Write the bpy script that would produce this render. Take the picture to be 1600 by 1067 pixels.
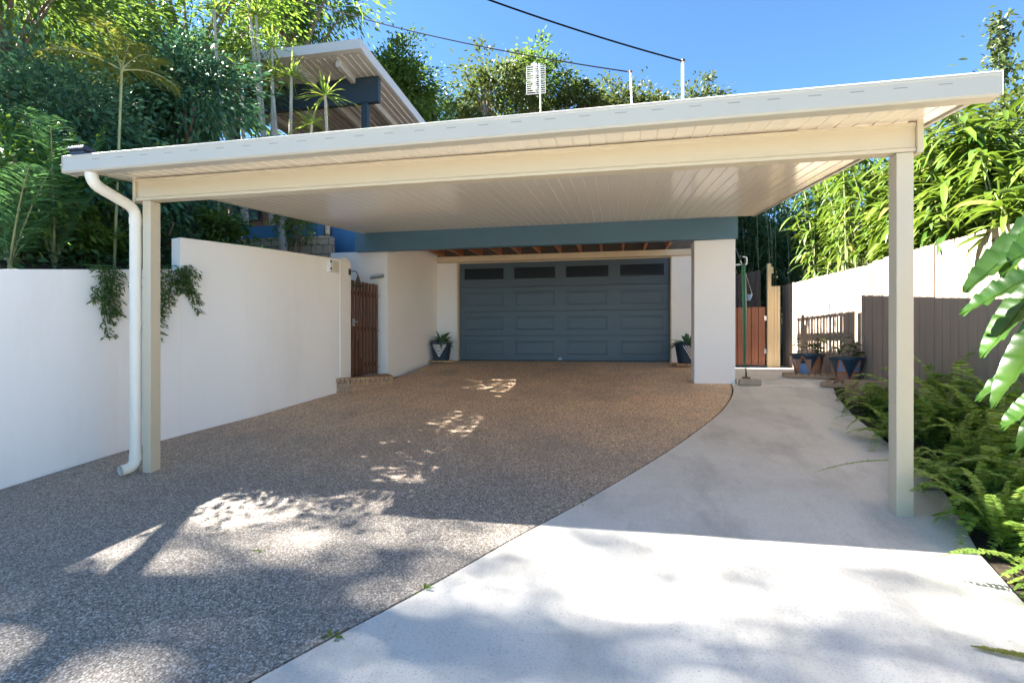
import bpy, bmesh, math, random
import numpy as np
from mathutils import Vector, Matrix
R = math.radians
rng = np.random.default_rng(7); random.seed(7)
SC = bpy.context.scene
COL = SC.collection
for o in list(bpy.data.objects): bpy.data.objects.remove(o)

# ------------------------------------------------------------------ camera
YAW = 11.2
CAMZ = 1.2
cam = bpy.data.cameras.new('camera'); camo = bpy.data.objects.new('camera', cam); COL.objects.link(camo)
cam.sensor_width = 36; cam.lens = 18.0; cam.clip_start = .05; cam.clip_end = 2000
camo.location = (0, 0, CAMZ); camo.rotation_euler = (R(90), 0, R(YAW))
SC.camera = camo
# ------------------------------------------------------------------ sky, sun, exposure
SUN = Vector((-1, .004, .93)).normalized()
EL = math.asin(SUN.z)
w = bpy.data.worlds.new('World'); SC.world = w; w.use_nodes = True
nt = w.node_tree; nt.nodes.clear()
sky = nt.nodes.new('ShaderNodeTexSky'); sky.sky_type = 'NISHITA'; sky.sun_disc = False
sky.sun_elevation = EL; sky.sun_rotation = math.atan2(SUN.x, SUN.y)
sky.altitude = 2500; sky.air_density = .62; sky.dust_density = .1; sky.ozone_density = 3.2
bg = nt.nodes.new('ShaderNodeBackground'); bg.inputs[1].default_value = .05
wo = nt.nodes.new('ShaderNodeOutputWorld')
tint = nt.nodes.new('ShaderNodeMix'); tint.data_type = 'RGBA'; tint.blend_type = 'MULTIPLY'; tint.inputs[0].default_value = 1
tint.inputs[7].default_value = (.76, .98, .97, 1)
nt.links.new(sky.outputs[0], tint.inputs[6]); nt.links.new(tint.outputs[2], bg.inputs[0]); nt.links.new(bg.outputs[0], wo.inputs[0])
sl = bpy.data.lights.new('sun', 'SUN'); sl.energy = 5.0; sl.angle = R(.5); sl.color = (1, .95, .87)
so = bpy.data.objects.new('sun', sl); COL.objects.link(so)
so.rotation_euler = SUN.to_track_quat('Z', 'Y').to_euler(); so.location = (-20, 0, 20)
SC.view_settings.view_transform = 'Standard'; SC.view_settings.look = 'None'
SC.view_settings.exposure = 3.5; SC.view_settings.gamma = 1
SC.cycles.max_bounces = 12; SC.cycles.diffuse_bounces = 8; SC.cycles.transparent_max_bounces = 8
SC.cycles.sample_clamp_indirect = 10

# ------------------------------------------------------------------ helpers
_c, _s = math.cos(R(YAW)), math.sin(R(YAW))
def at(x, y, Y):
    "point of the plane at distance Y seen at pixel x, y of the 1600 px photograph"
    r = (x-800)/800; u = (533.5-y)/800
    v = Vector((r*_c-_s, r*_s+_c, u)); v *= Y/v.y
    return v + Vector((0, 0, CAMZ))

class MB:
    def __init__(s): s.v = []; s.f = []; s.m = []; s.cur = 0
    def add(s, vs, fs):
        n = len(s.v); s.v += [tuple(p) for p in vs]
        for f in fs: s.f.append(tuple(i+n for i in f)); s.m.append(s.cur)
        return s
    def hexa(s, p):
        return s.add(p, [(3,2,1,0),(4,5,6,7),(0,1,5,4),(1,2,6,5),(2,3,7,6),(3,0,4,7)])
    def box(s, x0, x1, y0, y1, z0, z1):
        return s.hexa([(x0,y0,z0),(x1,y0,z0),(x1,y1,z0),(x0,y1,z0),(x0,y0,z1),(x1,y0,z1),(x1,y1,z1),(x0,y1,z1)])
    def obox(s, c, size, rz=0, rx=0, ry=0):
        m = Matrix.Rotation(rz,3,'Z') @ Matrix.Rotation(ry,3,'Y') @ Matrix.Rotation(rx,3,'X')
        a,b,d = [q/2 for q in size]; c = Vector(c)
        return s.hexa([c + m @ Vector(p) for p in [(-a,-b,-d),(a,-b,-d),(a,b,-d),(-a,b,-d),(-a,-b,d),(a,-b,d),(a,b,d),(-a,b,d)]])
    def prism(s, poly, vec):
        n = len(poly); vec = Vector(vec); P = [Vector(p) for p in poly]
        return s.add(P + [p+vec for p in P], [tuple(range(n-1,-1,-1)), tuple(range(n,2*n))] + [(i,(i+1)%n,n+(i+1)%n,n+i) for i in range(n)])
    def tube(s, path, r, n=8, cap=True):
        path = [Vector(p) for p in path]; k = len(path)
        rs = r if hasattr(r,'__len__') else [r]*k
        vs = []; prev = None
        for i,p in enumerate(path):
            t = (path[min(i+1,k-1)]-path[max(i-1,0)]).normalized()
            a = prev if prev is not None else (Vector((0,0,1)) if abs(t.z)<.9 else Vector((1,0,0)))
            u = (a - t*a.dot(t)).normalized(); prev = u; v = t.cross(u)
            for j in range(n):
                q = 2*math.pi*j/n; vs.append(p + (u*math.cos(q)+v*math.sin(q))*rs[i])
        fs = [(i*n+j, i*n+(j+1)%n, (i+1)*n+(j+1)%n, (i+1)*n+j) for i in range(k-1) for j in range(n)]
        if cap: fs += [tuple(range(n-1,-1,-1)), tuple(range((k-1)*n,k*n))]
        return s.add(vs, fs)
    def lathe(s, prof, n=24, c=(0,0,0), fn=None):
        vs = []; k = len(prof)
        for r,z in prof:
            for j in range(n):
                q = 2*math.pi*j/n; vs.append((c[0]+r*math.cos(q), c[1]+r*math.sin(q), c[2]+z))
        base = len(s.v); s.v += vs
        for i in range(k-1):
            for j in range(n):
                s.f.append((base+i*n+j, base+i*n+(j+1)%n, base+(i+1)*n+(j+1)%n, base+(i+1)*n+j))
                s.m.append(fn(i, j) if fn else s.cur)
        s.f.append(tuple(base+j for j in range(n-1,-1,-1))); s.m.append(s.cur)
        s.f.append(tuple(base+(k-1)*n+j for j in range(n))); s.m.append(s.cur)
        return s

def link(name, me, mats, parent=None, smooth=False, bevel=0):
    o = bpy.data.objects.new(name, me); COL.objects.link(o)
    for m in (mats if isinstance(mats,(list,tuple)) else [mats]): me.materials.append(m)
    if parent is not None: o.parent = parent
    if smooth: me.shade_smooth()
    if bevel:
        b = o.modifiers.new('bevel','BEVEL'); b.width = bevel; b.segments = 2; b.limit_method = 'ANGLE'; b.angle_limit = R(50)
    return o
def root_loc(p):
    v = Vector((0,0,0))
    while p is not None: v += p.location; p = p.parent
    return v
def part(name, mb, mats, parent=None, smooth=False, bevel=0, label=None):
    off = root_loc(parent)
    me = bpy.data.meshes.new(name); me.from_pydata([tuple(Vector(p)-off) for p in mb.v], [], mb.f); me.update()
    if any(mb.m): me.polygons.foreach_set('material_index', mb.m)
    o = link(name, me, mats, parent, smooth, bevel)
    if smooth and not bevel:
        try: me.set_sharp_from_angle(angle=R(40))
        except Exception: pass
    if label: o['label'] = label
    return o
def tag(o, label=None, cat=None, group=None, kind=None):
    for k,v in (('label',label),('category',cat),('group',group),('kind',kind)):
        if v: o[k] = v
    return o
def thing(name, label, cat, loc=(0,0,0), group=None):
    o = bpy.data.objects.new(name, None); COL.objects.link(o); o.location = loc; o.empty_display_size = .2
    return tag(o, label, cat, group)
def dup(o, loc=None, rz=None, sc=None, label=None, parent=None):
    c = o.copy(); COL.objects.link(c)
    if parent is not None: c.parent = parent
    if loc is not None: c.location = loc
    if rz is not None: c.rotation_euler = (0,0,rz)
    if sc is not None: c.scale = (sc,)*3
    if label: c['label'] = label
    for ch in list(o.children): dup(ch, parent=c)
    return c

# ------------------------------------------------------------------ materials
def newmat(name):
    m = bpy.data.materials.new(name); m.use_nodes = True
    nt = m.node_tree; return m, nt, nt.nodes['Principled BSDF'], nt.nodes['Material Output']
def N(nt, t, **kw):
    n = nt.nodes.new('ShaderNode'+t)
    for k,v in kw.items():
        if k in n.inputs.keys(): n.inputs[k].default_value = v
        else: setattr(n, k, v)
    return n
def ramp(nt, fac, stops, interp='LINEAR'):
    r = nt.nodes.new('ShaderNodeValToRGB'); r.color_ramp.interpolation = interp
    e = r.color_ramp.elements
    while len(e) < len(stops): e.new(.5)
    for i,(p,c) in enumerate(stops):
        e[i].position = p; e[i].color = (*c,1) if len(c)==3 else c
    nt.links.new(fac, r.inputs[0]); return r.outputs[0]
def mixc(nt, fac, a, b, mode='MIX'):
    m = nt.nodes.new('ShaderNodeMix'); m.data_type = 'RGBA'; m.blend_type = mode
    for sock,val in ((m.inputs[0],fac),(m.inputs[6],a),(m.inputs[7],b)):
        if hasattr(val,'is_linked'): nt.links.new(val, sock)
        else: sock.default_value = val if isinstance(val,(int,float)) else (*val,1)
    return m.outputs[2]
def coords(nt, scale=(1,1,1), kind='Object'):
    tc = N(nt,'TexCoord'); mp = N(nt,'Mapping'); mp.inputs['Scale'].default_value = scale
    nt.links.new(tc.outputs[kind], mp.inputs[0]); return mp.outputs[0]
def noise(nt, vec, scale, detail=4, rough=.55):
    n = N(nt,'TexNoise'); n.inputs['Scale'].default_value = scale; n.inputs['Detail'].default_value = detail; n.inputs['Roughness'].default_value = rough
    nt.links.new(vec, n.inputs['Vector']); return n.outputs['Fac']
def bump(nt, p, h, strength=.3, dist=.01):
    b = N(nt,'Bump'); b.inputs['Strength'].default_value = strength; b.inputs['Distance'].default_value = dist
    nt.links.new(h, b.inputs['Height']); nt.links.new(b.outputs[0], p.inputs['Normal'])
def plain(name, col, rough=.5, var=.12, vs=3, bs=0, bst=.2, metal=0, spec=.5, stretch=(1,1,1), dist=.005, stain=None, stain_s=1.2, stain_at=(.5,.75)):
    m, nt, p, _ = newmat(name)
    v = coords(nt, stretch)
    n = noise(nt, v, vs, 5)
    c = ramp(nt, n, [(.25, tuple(x*(1-var) for x in col)), (.75, tuple(min(1,x*(1+var)) for x in col))])
    if stain:
        n2 = noise(nt, v, stain_s, 7, .65)
        f = ramp(nt, n2, [(stain_at[0],(0,0,0)),(stain_at[1],(1,1,1))])
        c = mixc(nt, f, c, stain)
    nt.links.new(c, p.inputs['Base Color'])
    p.inputs['Roughness'].default_value = rough; p.inputs['Metallic'].default_value = metal
    p.inputs['Specular IOR Level'].default_value = spec
    if bs: bump(nt, p, noise(nt, v, bs, 6), bst, dist)
    return m
def leafmat(name, a, b, trans=.35, rough=.45, c=None, spec=.4):
    m, nt, p, out = newmat(name)
    g = N(nt,'NewGeometry')
    stops = [(0,a),(1,b)] if c is None else [(0,a),(.6,b),(.92,b),(1,c)]
    col = ramp(nt, g.outputs['Random Per Island'], stops)
    v = coords(nt); n = noise(nt, v, 1.1, 3)
    col = mixc(nt, ramp(nt, n, [(.35,(0,0,0)),(.7,(.5,.5,.5))]), col, b)
    nt.links.new(col, p.inputs['Base Color']); p.inputs['Roughness'].default_value = rough
    p.inputs['Specular IOR Level'].default_value = spec
    t = N(nt,'BsdfTranslucent'); mx = N(nt,'MixShader'); mx.inputs[0].default_value = trans
    tc = mixc(nt, .5, col, (b[0]*1.5,b[1]*1.4,b[2]*.8))
    nt.links.new(tc, t.inputs[0]); nt.links.new(p.outputs[0], mx.inputs[1]); nt.links.new(t.outputs[0], mx.inputs[2])
    nt.links.new(mx.outputs[0], out.inputs[0]); return m

M = {}
M['render'] = plain('white_render', (.88,.855,.82), .75, .03, .8, 55, .18, dist=.006, stain=(.80,.77,.72), stain_s=1.6, stain_at=(.48,.85), stretch=(1.6,1.6,.35))
M['render2'] = plain('white_render_house', (.88,.86,.83), .7, .02, 1.2, 60, .1, dist=.004)
M['cream'] = plain('cream_steel', (.56,.485,.35), .38, .02, 2)
M['gutter'] = plain('cream_gutter', (.47,.44,.365), .35, .025, 1.5)
M['slot'] = plain('gutter_slot', (.30,.28,.23), .5)
M['pvc'] = plain('white_pvc', (.76,.71,.60), .35, .02, 4)
M['ceil'] = plain('gloss_ceiling', (.90,.82,.70), .14, .02, .6)
M['groove'] = plain('ceiling_groove', (.80,.72,.60), .6)
M['roofm'] = plain('roof_sheet', (.66,.62,.52), .4)
M['black'] = plain('black_plastic', (.02,.022,.03), .35)
M['navy'] = plain('blue_grey_door', (.072,.11,.138), .42, .05, 2, 40, .25, stretch=(1,1,14), dist=.003)
M['panelglass'] = plain('dark_glass', (.03,.037,.045), .10, .02, 1)
M['beamblue'] = plain('teal_blue_paint', (.075,.16,.225), .5, .06, 2, 60, .1)
M['fascblue'] = plain('skylit_blue_paint', (.055,.16,.30), .5, .06, 2)  # skylight on the board put into the colour, bluer than the beam
M['batten'] = plain('cream_batten', (.72,.58,.38), .6, .1, 3, 30, .2, stretch=(1,6,6))
M['joist'] = plain('red_timber', (.42,.17,.09), .6, .3, 4, 40, .3, stretch=(1,.3,1))
M['deck'] = plain('dark_deck', (.10,.075,.055), .8, .3, 3)
M['gate'] = plain('dark_brown_slat', (.13,.058,.034), .45, .3, 3, 60, .25, stretch=(3,3,.3))
M['gate2'] = plain('red_brown_board', (.21,.075,.038), .55, .25, 3, 60, .3, stretch=(3,3,.3), dist=.004)
M['darkboard'] = plain('dark_grey_board', (.085,.065,.06), .7, .25, 3, 50, .3, stretch=(3,3,.3))
M['fence'] = plain('beige_fence', (.37,.285,.215), .75, .07, 3, 60, .35, stretch=(4,4,.25), dist=.004, stain=(.29,.23,.18), stain_s=1.6, stain_at=(.58,.85))
M['fencecream'] = plain('cream_fence', (.55,.44,.27), .7, .08, 3, 50, .25, stretch=(4,4,.3))
M['pallet'] = plain('pallet_timber', (.42,.29,.18), .8, .25, 5, 60, .4, stretch=(1,1,3))
M['aerial'] = plain('aerial_grey', (.42,.42,.43), .5)
M['metal'] = plain('galvanised', (.55,.55,.54), .4, .08, 6, metal=.7)
M['white'] = plain('white_paint', (.8,.8,.79), .4, .02, 3)
M['bronze'] = plain('aged_bronze', (.10,.075,.05), .5, .2, 8, metal=.5)
M['hose'] = plain('green_hose', (.03,.17,.09), .35, .1, 8)
M['stone'] = plain('block_stone', (.36,.31,.24), .9, .2, 6, 40, .5, dist=.01)
M['cable'] = plain('black_cable', (.004,.004,.005), .9, spec=.1)
M['potnavy'] = plain('navy_pot', (.02,.045,.075), .4, .15, 6)
M['chevron'] = plain('white_chevron', (.75,.75,.73), .5)
M['porange'] = plain('orange_line', (.42,.16,.06), .5)
M['ppurple'] = plain('purple_patch', (.16,.10,.24), .5)
M['pgrey'] = plain('grey_patch', (.45,.42,.44), .5)
M['psky'] = plain('skyblue_patch', (.16,.27,.45), .5)
M['ptan'] = plain('tan_patch', (.38,.22,.14), .5)
M['soilpot'] = plain('pot_soil', (.05,.035,.025), .95, .3, 20, 60, .6)
M['bark'] = plain('bark', (.16,.115,.08), .9, .3, 5, 25, .7, stretch=(1,1,.3), dist=.02)
M['greybark'] = plain('pale_bark', (.34,.30,.25), .85, .25, 6, 30, .5, stretch=(1,1,.6), dist=.01)
M['cane'] = plain('palm_cane', (.22,.24,.11), .6, .25, 6, 20, .3)
M['timberwall'] = plain('timber_wall', (.24,.115,.06), .7, .35, 2, 40, .4, stretch=(.4,1,4))
M['beamdark'] = plain('dark_slate_paint', (.012,.022,.032), .5)
M['upsoffit'] = plain('grey_soffit', (.34,.315,.30), .5, .05, 3)
M['upfascia'] = plain('grey_fascia', (.38,.37,.37), .45, .05, 3)
M['owldark'] = plain('owl_dark', (.03,.03,.035), .6)
M['owlpale'] = plain('owl_pale', (.55,.40,.26), .8, .35, 20, 60, .5)
M['badge'] = plain('badge_blue', (.35,.5,.62), .4)

def brickmat(name, c1, c2, mort, sx, sz, rot=False):
    m, nt, p, _ = newmat(name)
    tc = N(nt,'TexCoord'); sep = N(nt,'SeparateXYZ'); cmb = N(nt,'CombineXYZ'); ad = N(nt,'Math',operation='ADD')
    nt.links.new(tc.outputs['Object'], sep.inputs[0]); nt.links.new(sep.outputs[0], ad.inputs[0]); nt.links.new(sep.outputs[1], ad.inputs[1])
    nt.links.new(ad.outputs[0], cmb.inputs[0]); nt.links.new(sep.outputs[2], cmb.inputs[1])
    b = N(nt,'TexBrick'); b.inputs['Color1'].default_value=(*c1,1); b.inputs['Color2'].default_value=(*c2,1); b.inputs['Mortar'].default_value=(*mort,1)
    b.inputs['Scale'].default_value=1; b.inputs['Brick Width'].default_value=sx; b.inputs['Row Height'].default_value=sz; b.inputs['Mortar Size'].default_value=.008
    nt.links.new(cmb.outputs[0], b.inputs['Vector'])
    n = noise(nt, tc.outputs['Object'], 14, 5)
    c = mixc(nt, .5, b.outputs[0], ramp(nt, n, [(.3,(.5,.5,.5)),(.7,(1,1,1))]), 'MULTIPLY')
    nt.links.new(c, p.inputs['Base Color']); p.inputs['Roughness'].default_value=.85
    iv = N(nt,'Math',operation='SUBTRACT'); iv.inputs[0].default_value=1; nt.links.new(b.outputs['Fac'], iv.inputs[1])
    bump(nt, p, iv.outputs[0], .7, .008); return m
M['brick'] = brickmat('tan_brick', (.66,.41,.22), (.55,.32,.16), (.34,.27,.2), .075, .086)
M['brick2'] = brickmat('grey_tan_brick', (.50,.39,.27), (.40,.30,.21), (.14,.115,.09), .24, .17)

# exposed aggregate
m, nt, p, _ = newmat('exposed_aggregate'); M['agg'] = m
v = coords(nt)
vo = N(nt,'TexVoronoi'); vo.inputs['Scale'].default_value = 105; nt.links.new(v, vo.inputs['Vector'])
vf = N(nt,'TexVoronoi'); vf.inputs['Scale'].default_value = 130; nt.links.new(v, vf.inputs['Vector'])
sepc = N(nt,'SeparateColor'); nt.links.new(vo.outputs['Color'], sepc.inputs[0])
sepf = N(nt,'SeparateColor'); nt.links.new(vf.outputs['Color'], sepf.inputs[0])
st = ramp(nt, sepc.outputs[0], [(0,(.06,.055,.052)),(.2,(.16,.145,.13)),(.42,(.27,.23,.19)),(.62,(.37,.30,.235)),(.80,(.46,.42,.37)),(.92,(.72,.67,.6)),(1,(.78,.74,.68))])
st2 = ramp(nt, sepf.outputs[1], [(0,(.09,.08,.075)),(.5,(.27,.235,.20)),(.85,(.42,.37,.31)),(1,(.75,.71,.65))])
c = mixc(nt, .42, st, st2)
dk = ramp(nt, vo.outputs['Distance'], [(.35,(1,1,1)),(.8,(.6,.58,.56))])
c = mixc(nt, 1.0, c, dk, 'MULTIPLY')
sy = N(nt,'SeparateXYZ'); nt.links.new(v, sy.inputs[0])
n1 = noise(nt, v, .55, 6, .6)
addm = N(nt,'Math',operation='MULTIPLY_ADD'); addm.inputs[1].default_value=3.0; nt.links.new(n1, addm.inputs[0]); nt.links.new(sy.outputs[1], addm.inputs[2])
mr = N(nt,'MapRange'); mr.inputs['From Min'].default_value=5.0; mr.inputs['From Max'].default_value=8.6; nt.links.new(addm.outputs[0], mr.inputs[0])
c = mixc(nt, mr.outputs[0], c, mixc(nt, 1.0, c, (2.3,1.8,1.35), 'MULTIPLY'))  # browner under cover from less weathering; also lightened in colour against the shade
n2 = noise(nt, v, 1.3, 8, .7)
c = mixc(nt, ramp(nt, n2, [(.45,(0,0,0)),(.75,(.55,.55,.55))]), c, (.19,.178,.165))
nt.links.new(c, p.inputs['Base Color']); p.inputs['Roughness'].default_value=.7
bump(nt, p, vo.outputs['Distance'], .5, -.006)
# concrete path
m, nt, p, _ = newmat('concrete_path'); M['conc'] = m
v = coords(nt)
n1 = noise(nt, v, 1.1, 8, .65); n2 = noise(nt, v, 95, 4, .75)
c = ramp(nt, n1, [(.25,(.46,.43,.38)),(.5,(.59,.56,.505)),(.8,(.66,.63,.57))])
c = mixc(nt, ramp(nt, n2, [(.34,(.7,.7,.7)),(.47,(0,0,0))]), c, (.30,.285,.27))
vo = N(nt,'TexVoronoi'); vo.inputs['Scale'].default_value = 34; nt.links.new(v, vo.inputs['Vector'])
sc_ = N(nt,'SeparateColor'); nt.links.new(vo.outputs['Color'], sc_.inputs[0])
mul = N(nt,'Math',operation='MULTIPLY'); nt.links.new(ramp(nt, vo.outputs['Distance'], [(.06,(1,1,1)),(.17,(0,0,0))]), mul.inputs[0]); nt.links.new(ramp(nt, sc_.outputs[0], [(.62,(0,0,0)),(.75,(.8,.8,.8))]), mul.inputs[1])
pm = N(nt,'Math',operation='MULTIPLY'); nt.links.new(mul.outputs[0], pm.inputs[0]); nt.links.new(ramp(nt, noise(nt, v, 2.3, 5, .7), [(.42,(0,0,0)),(.62,(1,1,1))]), pm.inputs[1])
c = mixc(nt, pm.outputs[0], c, (.15,.135,.12))
n3 = noise(nt, coords(nt,(1.2,.5,1)), 1.7, 9, .72)
c = mixc(nt, ramp(nt, n3, [(.50,(0,0,0)),(.70,(.6,.6,.6))]), c, (.29,.275,.25))
nt.links.new(c, p.inputs['Base Color']); p.inputs['Roughness'].default_value=.8
bump(nt, p, n2, .25, .003)
# soil
m, nt, p, _ = newmat('garden_soil'); M['soil'] = m
v = coords(nt); n1 = noise(nt, v, 9, 8, .7); n2 = noise(nt, v, .5, 4)
c = ramp(nt, n1, [(.3,(.02,.014,.01)),(.55,(.06,.042,.028)),(.75,(.13,.09,.055))])
c = mixc(nt, ramp(nt, n2, [(.4,(0,0,0)),(.6,(.6,.6,.6))]), c, (.045,.055,.02))
nt.links.new(c, p.inputs['Base Color']); p.inputs['Roughness'].default_value=.95; bump(nt, p, n1, .8, .03)

# foliage
M['l_dark'] = leafmat('leaf_dark', (.028,.072,.034), (.065,.145,.055), .15, .4)
M['l_blue'] = leafmat('leaf_bluegreen', (.028,.08,.055), (.065,.155,.09), .15, .55, spec=.2)
M['l_mid'] = leafmat('leaf_mid', (.045,.095,.02), (.105,.17,.035), .4, .45)
M['l_bright'] = leafmat('leaf_bright', (.055,.13,.018), (.14,.23,.035), .5, .45)
M['l_yellow'] = leafmat('leaf_yellow', (.11,.145,.025), (.20,.205,.045), .45, .45)
M['l_olive'] = leafmat('leaf_olive', (.03,.06,.02), (.075,.10,.03), .3, .5, (.15,.11,.045))
M['l_hill'] = leafmat('leaf_hill', (.03,.06,.016), (.09,.12,.035), .35, .5)
M['l_fern'] = leafmat('leaf_fern', (.11,.25,.035), (.31,.43,.09), .4, .5)
M['l_bamboo'] = leafmat('leaf_bamboo', (.025,.068,.009), (.095,.15,.02), .35, .38, (.26,.22,.07))
M['l_agave'] = leafmat('leaf_agave', (.05,.11,.05), (.11,.19,.09), .15, .45)
M['l_drac'] = leafmat('leaf_dracaena', (.08,.16,.03), (.20,.28,.06), .4, .4, (.45,.30,.05))
M['l_red'] = leafmat('leaf_red', (.20,.02,.05), (.38,.05,.10), .35, .4)
M['l_big'] = leafmat('leaf_big', (.022,.07,.01), (.05,.115,.016), .25, .3, spec=.6)
M['l_trail'] = leafmat('leaf_trailing', (.045,.11,.03), (.10,.17,.05), .3, .5)
M['l_frond'] = leafmat('leaf_frond', (.055,.16,.075), (.125,.27,.11), .3, .35)
M['l_dry'] = plain('dry_leaf', (.33,.22,.11), .8, .3, 8)

# ------------------------------------------------------------------ foliage builders
def _norm(a): return a/np.maximum(np.linalg.norm(a,axis=1,keepdims=True),1e-9)
def rdirs(n):
    v = rng.normal(size=(n,3)); return _norm(v)
def leaf_arrays(pos, d, L, W, droop=.25, nseg=2, fold=.25, prof=None, up=None, roll=.6):
    "N leaves of nseg segments with a folded midrib -> vertices, quads"
    n = len(pos); d = _norm(np.asarray(d,float)); pos = np.asarray(pos,float)
    L = np.broadcast_to(L,(n,)).astype(float); W = np.broadcast_to(W,(n,)).astype(float); droop = np.broadcast_to(droop,(n,)).astype(float)
    if up is None: up = np.tile([0,0,1.],(n,1)) + rng.normal(size=(n,3))*roll
    side = np.cross(d,up); bad = np.linalg.norm(side,axis=1)<1e-3; side[bad]=[1,0,0]; side=_norm(side); nor = np.cross(side,d)
    ts = np.linspace(0,1,nseg+1)
    if prof is None: prof = lambda t: np.sin(np.pi*min(1,t*.92+.08))**.75 if t<1 else .0
    V = np.zeros((n,nseg+1,3,3))
    for i,t in enumerate(ts):
        c = pos + d*(L*t)[:,None]*(1-.18*droop[:,None]*t) + np.array([0,0,-1.])*(droop*L*t*t)[:,None]
        wv = side*(W*.5*prof(t))[:,None]
        V[:,i,0]=c-wv; V[:,i,2]=c+wv; V[:,i,1]=c-nor*(W*.5*prof(t)*fold)[:,None]
    V = V.reshape(n,-1,3); per = (nseg+1)*3
    q = []
    for i in range(nseg):
        a=i*3
        q += [(a,a+1,a+4,a+3),(a+1,a+2,a+5,a+4)]
    Q = np.array(q)[None]+ (np.arange(n)*per)[:,None,None]
    return V.reshape(-1,3), Q.reshape(-1,4)
class Fol:
    def __init__(s): s.V=[]; s.Q=[]; s.n=0
    def add(s, *a, **k):
        V,Q = leaf_arrays(*a,**k); s.V.append(V); s.Q.append(Q+s.n); s.n+=len(V); return s
    def mesh(s, name, off=(0,0,0)):
        V = np.concatenate(s.V)-np.array(off); Q = np.concatenate(s.Q)
        me = bpy.data.meshes.new(name); me.vertices.add(len(V)); me.vertices.foreach_set('co', V.ravel().astype(np.float32))
        me.loops.add(Q.size); me.loops.foreach_set('vertex_index', Q.ravel().astype(np.int32))
        me.polygons.add(len(Q)); me.polygons.foreach_set('loop_start', np.arange(0,Q.size,4,dtype=np.int32))
        me.update(calc_edges=True); return me
    def part(s, name, mat, parent=None):
        me = s.mesh(name, tuple(root_loc(parent))); return link(name, me, mat, parent, smooth=True)
def bez(a,b,c,n): return [Vector(a)*(1-t)**2+Vector(b)*2*t*(1-t)+Vector(c)*t*t for t in np.linspace(0,1,n)]

def crown_pts(c, rad, nclump, per, clr, hollow=.35):
    "leaf positions gathered in clumps that fill an uneven ellipsoid"
    c = np.array(c); rad = np.array(rad)
    u = rdirs(nclump); u[:,2] = np.where(rng.random(nclump)<.5,np.abs(u[:,2]),u[:,2])
    r = (hollow+(1-hollow)*rng.random(nclump)**.6)*(1+.22*rng.normal(size=nclump))
    cc = c + u*r[:,None]*rad
    k = (per*(.5+rng.random(nclump))).astype(int)
    idx = np.repeat(np.arange(nclump),k)
    off = rng.normal(size=(len(idx),3))*np.array([1,1,.65]) * (clr*(.6+.8*rng.random(nclump)))[idx][:,None]*.55
    pos = cc[idx]+off
    d = _norm(off+.6*(u[idx])+rdirs(len(idx))*.35+np.array([0,0,-.15]))
    return cc, pos, d
def tree(name, label, cat, base, c, rad, mat, nclump=60, per=90, clr=.7, L=.14, W=.055, group=None, trunk_r=.16, bark='bark', limbs=14, droop=.3, lean=0):
    t = thing(name, label, cat, base, group)
    cc,pos,d = crown_pts(c,rad,nclump,per,clr)
    n=len(pos); f=Fol(); f.add(pos,d,L*(.6+.8*rng.random(n)),W*(.7+.6*rng.random(n)),droop,2)
    f.part('crown', M[mat], t)
    mb=MB(); b=Vector(base); C=Vector(c); top=C-Vector((0,0,rad[2]*.45))
    mb.tube(bez(b,(b+top)/2+Vector((rng.normal()*.15,rng.normal()*.15,0)),top,7), list(np.linspace(trunk_r,trunk_r*.55,7)), 8)
    for i in rng.choice(len(cc),min(limbs,len(cc)),replace=False):
        e=Vector(cc[i]); s=b.lerp(top,.6+.4*rng.random()); mid=(s+e)/2+Vector((0,0,.15*(e-s).length))
        mb.tube(bez(s,mid,e,6), list(np.linspace(trunk_r*.4,.012,6)),5)
    part('trunk', mb, M[bark], t, smooth=True)
    return t
def frond_arrays(base, d, length, droop, n, ll, lw, ang=55, hang=.2, up=(0,0,1), taper=True, start=.08):
    "leaflet positions and directions along an arching rachis, and the rachis path"
    base=np.array(base,float); d=np.array(d,float); d/=np.linalg.norm(d)
    ts=np.linspace(0,1,n)
    def pt(t): return base+d*length*t*(1-.2*droop*t)+np.array([0,0,-1.])*droop*length*t*t
    P=np.array([pt(t) for t in ts]); T=np.gradient(P,axis=0); T=_norm(T)
    side=np.cross(T,np.array(up,float)); side=_norm(side); nor=np.cross(side,T)
    a=R(ang); pos=[];dd=[];LL=[]
    for sgn in (-1,1):
        sel=ts>=start
        env=np.sin(np.pi*np.clip(ts*.86+.12,0,1))**.55 if taper else np.ones(n)
        v=T*math.cos(a)+side*sgn*math.sin(a)+nor*.12+rng.normal(size=(n,3))*.06
        pos.append(P[sel]);dd.append(v[sel]);LL.append(ll*env[sel]*(.85+.3*rng.random(sel.sum())))
    return np.concatenate(pos),np.concatenate(dd),np.concatenate(LL),[Vector(x) for x in P[::max(1,n//8)]]
def add_frond(f, mb, base, d, length, droop, n, ll, lw, ang=55, hang=.2, rr=.008, up=(0,0,1), start=.08, nseg=2):
    pos,dd,LL,path=frond_arrays(base,d,length,droop,n,ll,lw,ang,hang,up,start=start)
    f.add(pos,dd,LL,lw,hang,nseg,roll=.25)
    if mb is not None: mb.tube(path,list(np.linspace(rr,rr*.3,len(path))),4)
def strap_plant(f, base, n, L, W, spread=.6, droop=.5, nseg=5, up=.9, fold=.3, prof=None):
    a=rng.random(n)*2*np.pi; el=up+ (rng.random(n)-.5)*spread*2
    d=np.stack([np.cos(a)*np.cos(el),np.sin(a)*np.cos(el),np.sin(el)],1)
    f.add(np.tile(base,(n,1))+d*.02,d,L*(.65+.6*rng.random(n)),W*(.8+.4*rng.random(n)),droop*(.5+rng.random(n)),nseg,fold,prof or (lambda t:(1-t**2.2)*min(1,.55+t*3)),roll=.15)

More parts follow.
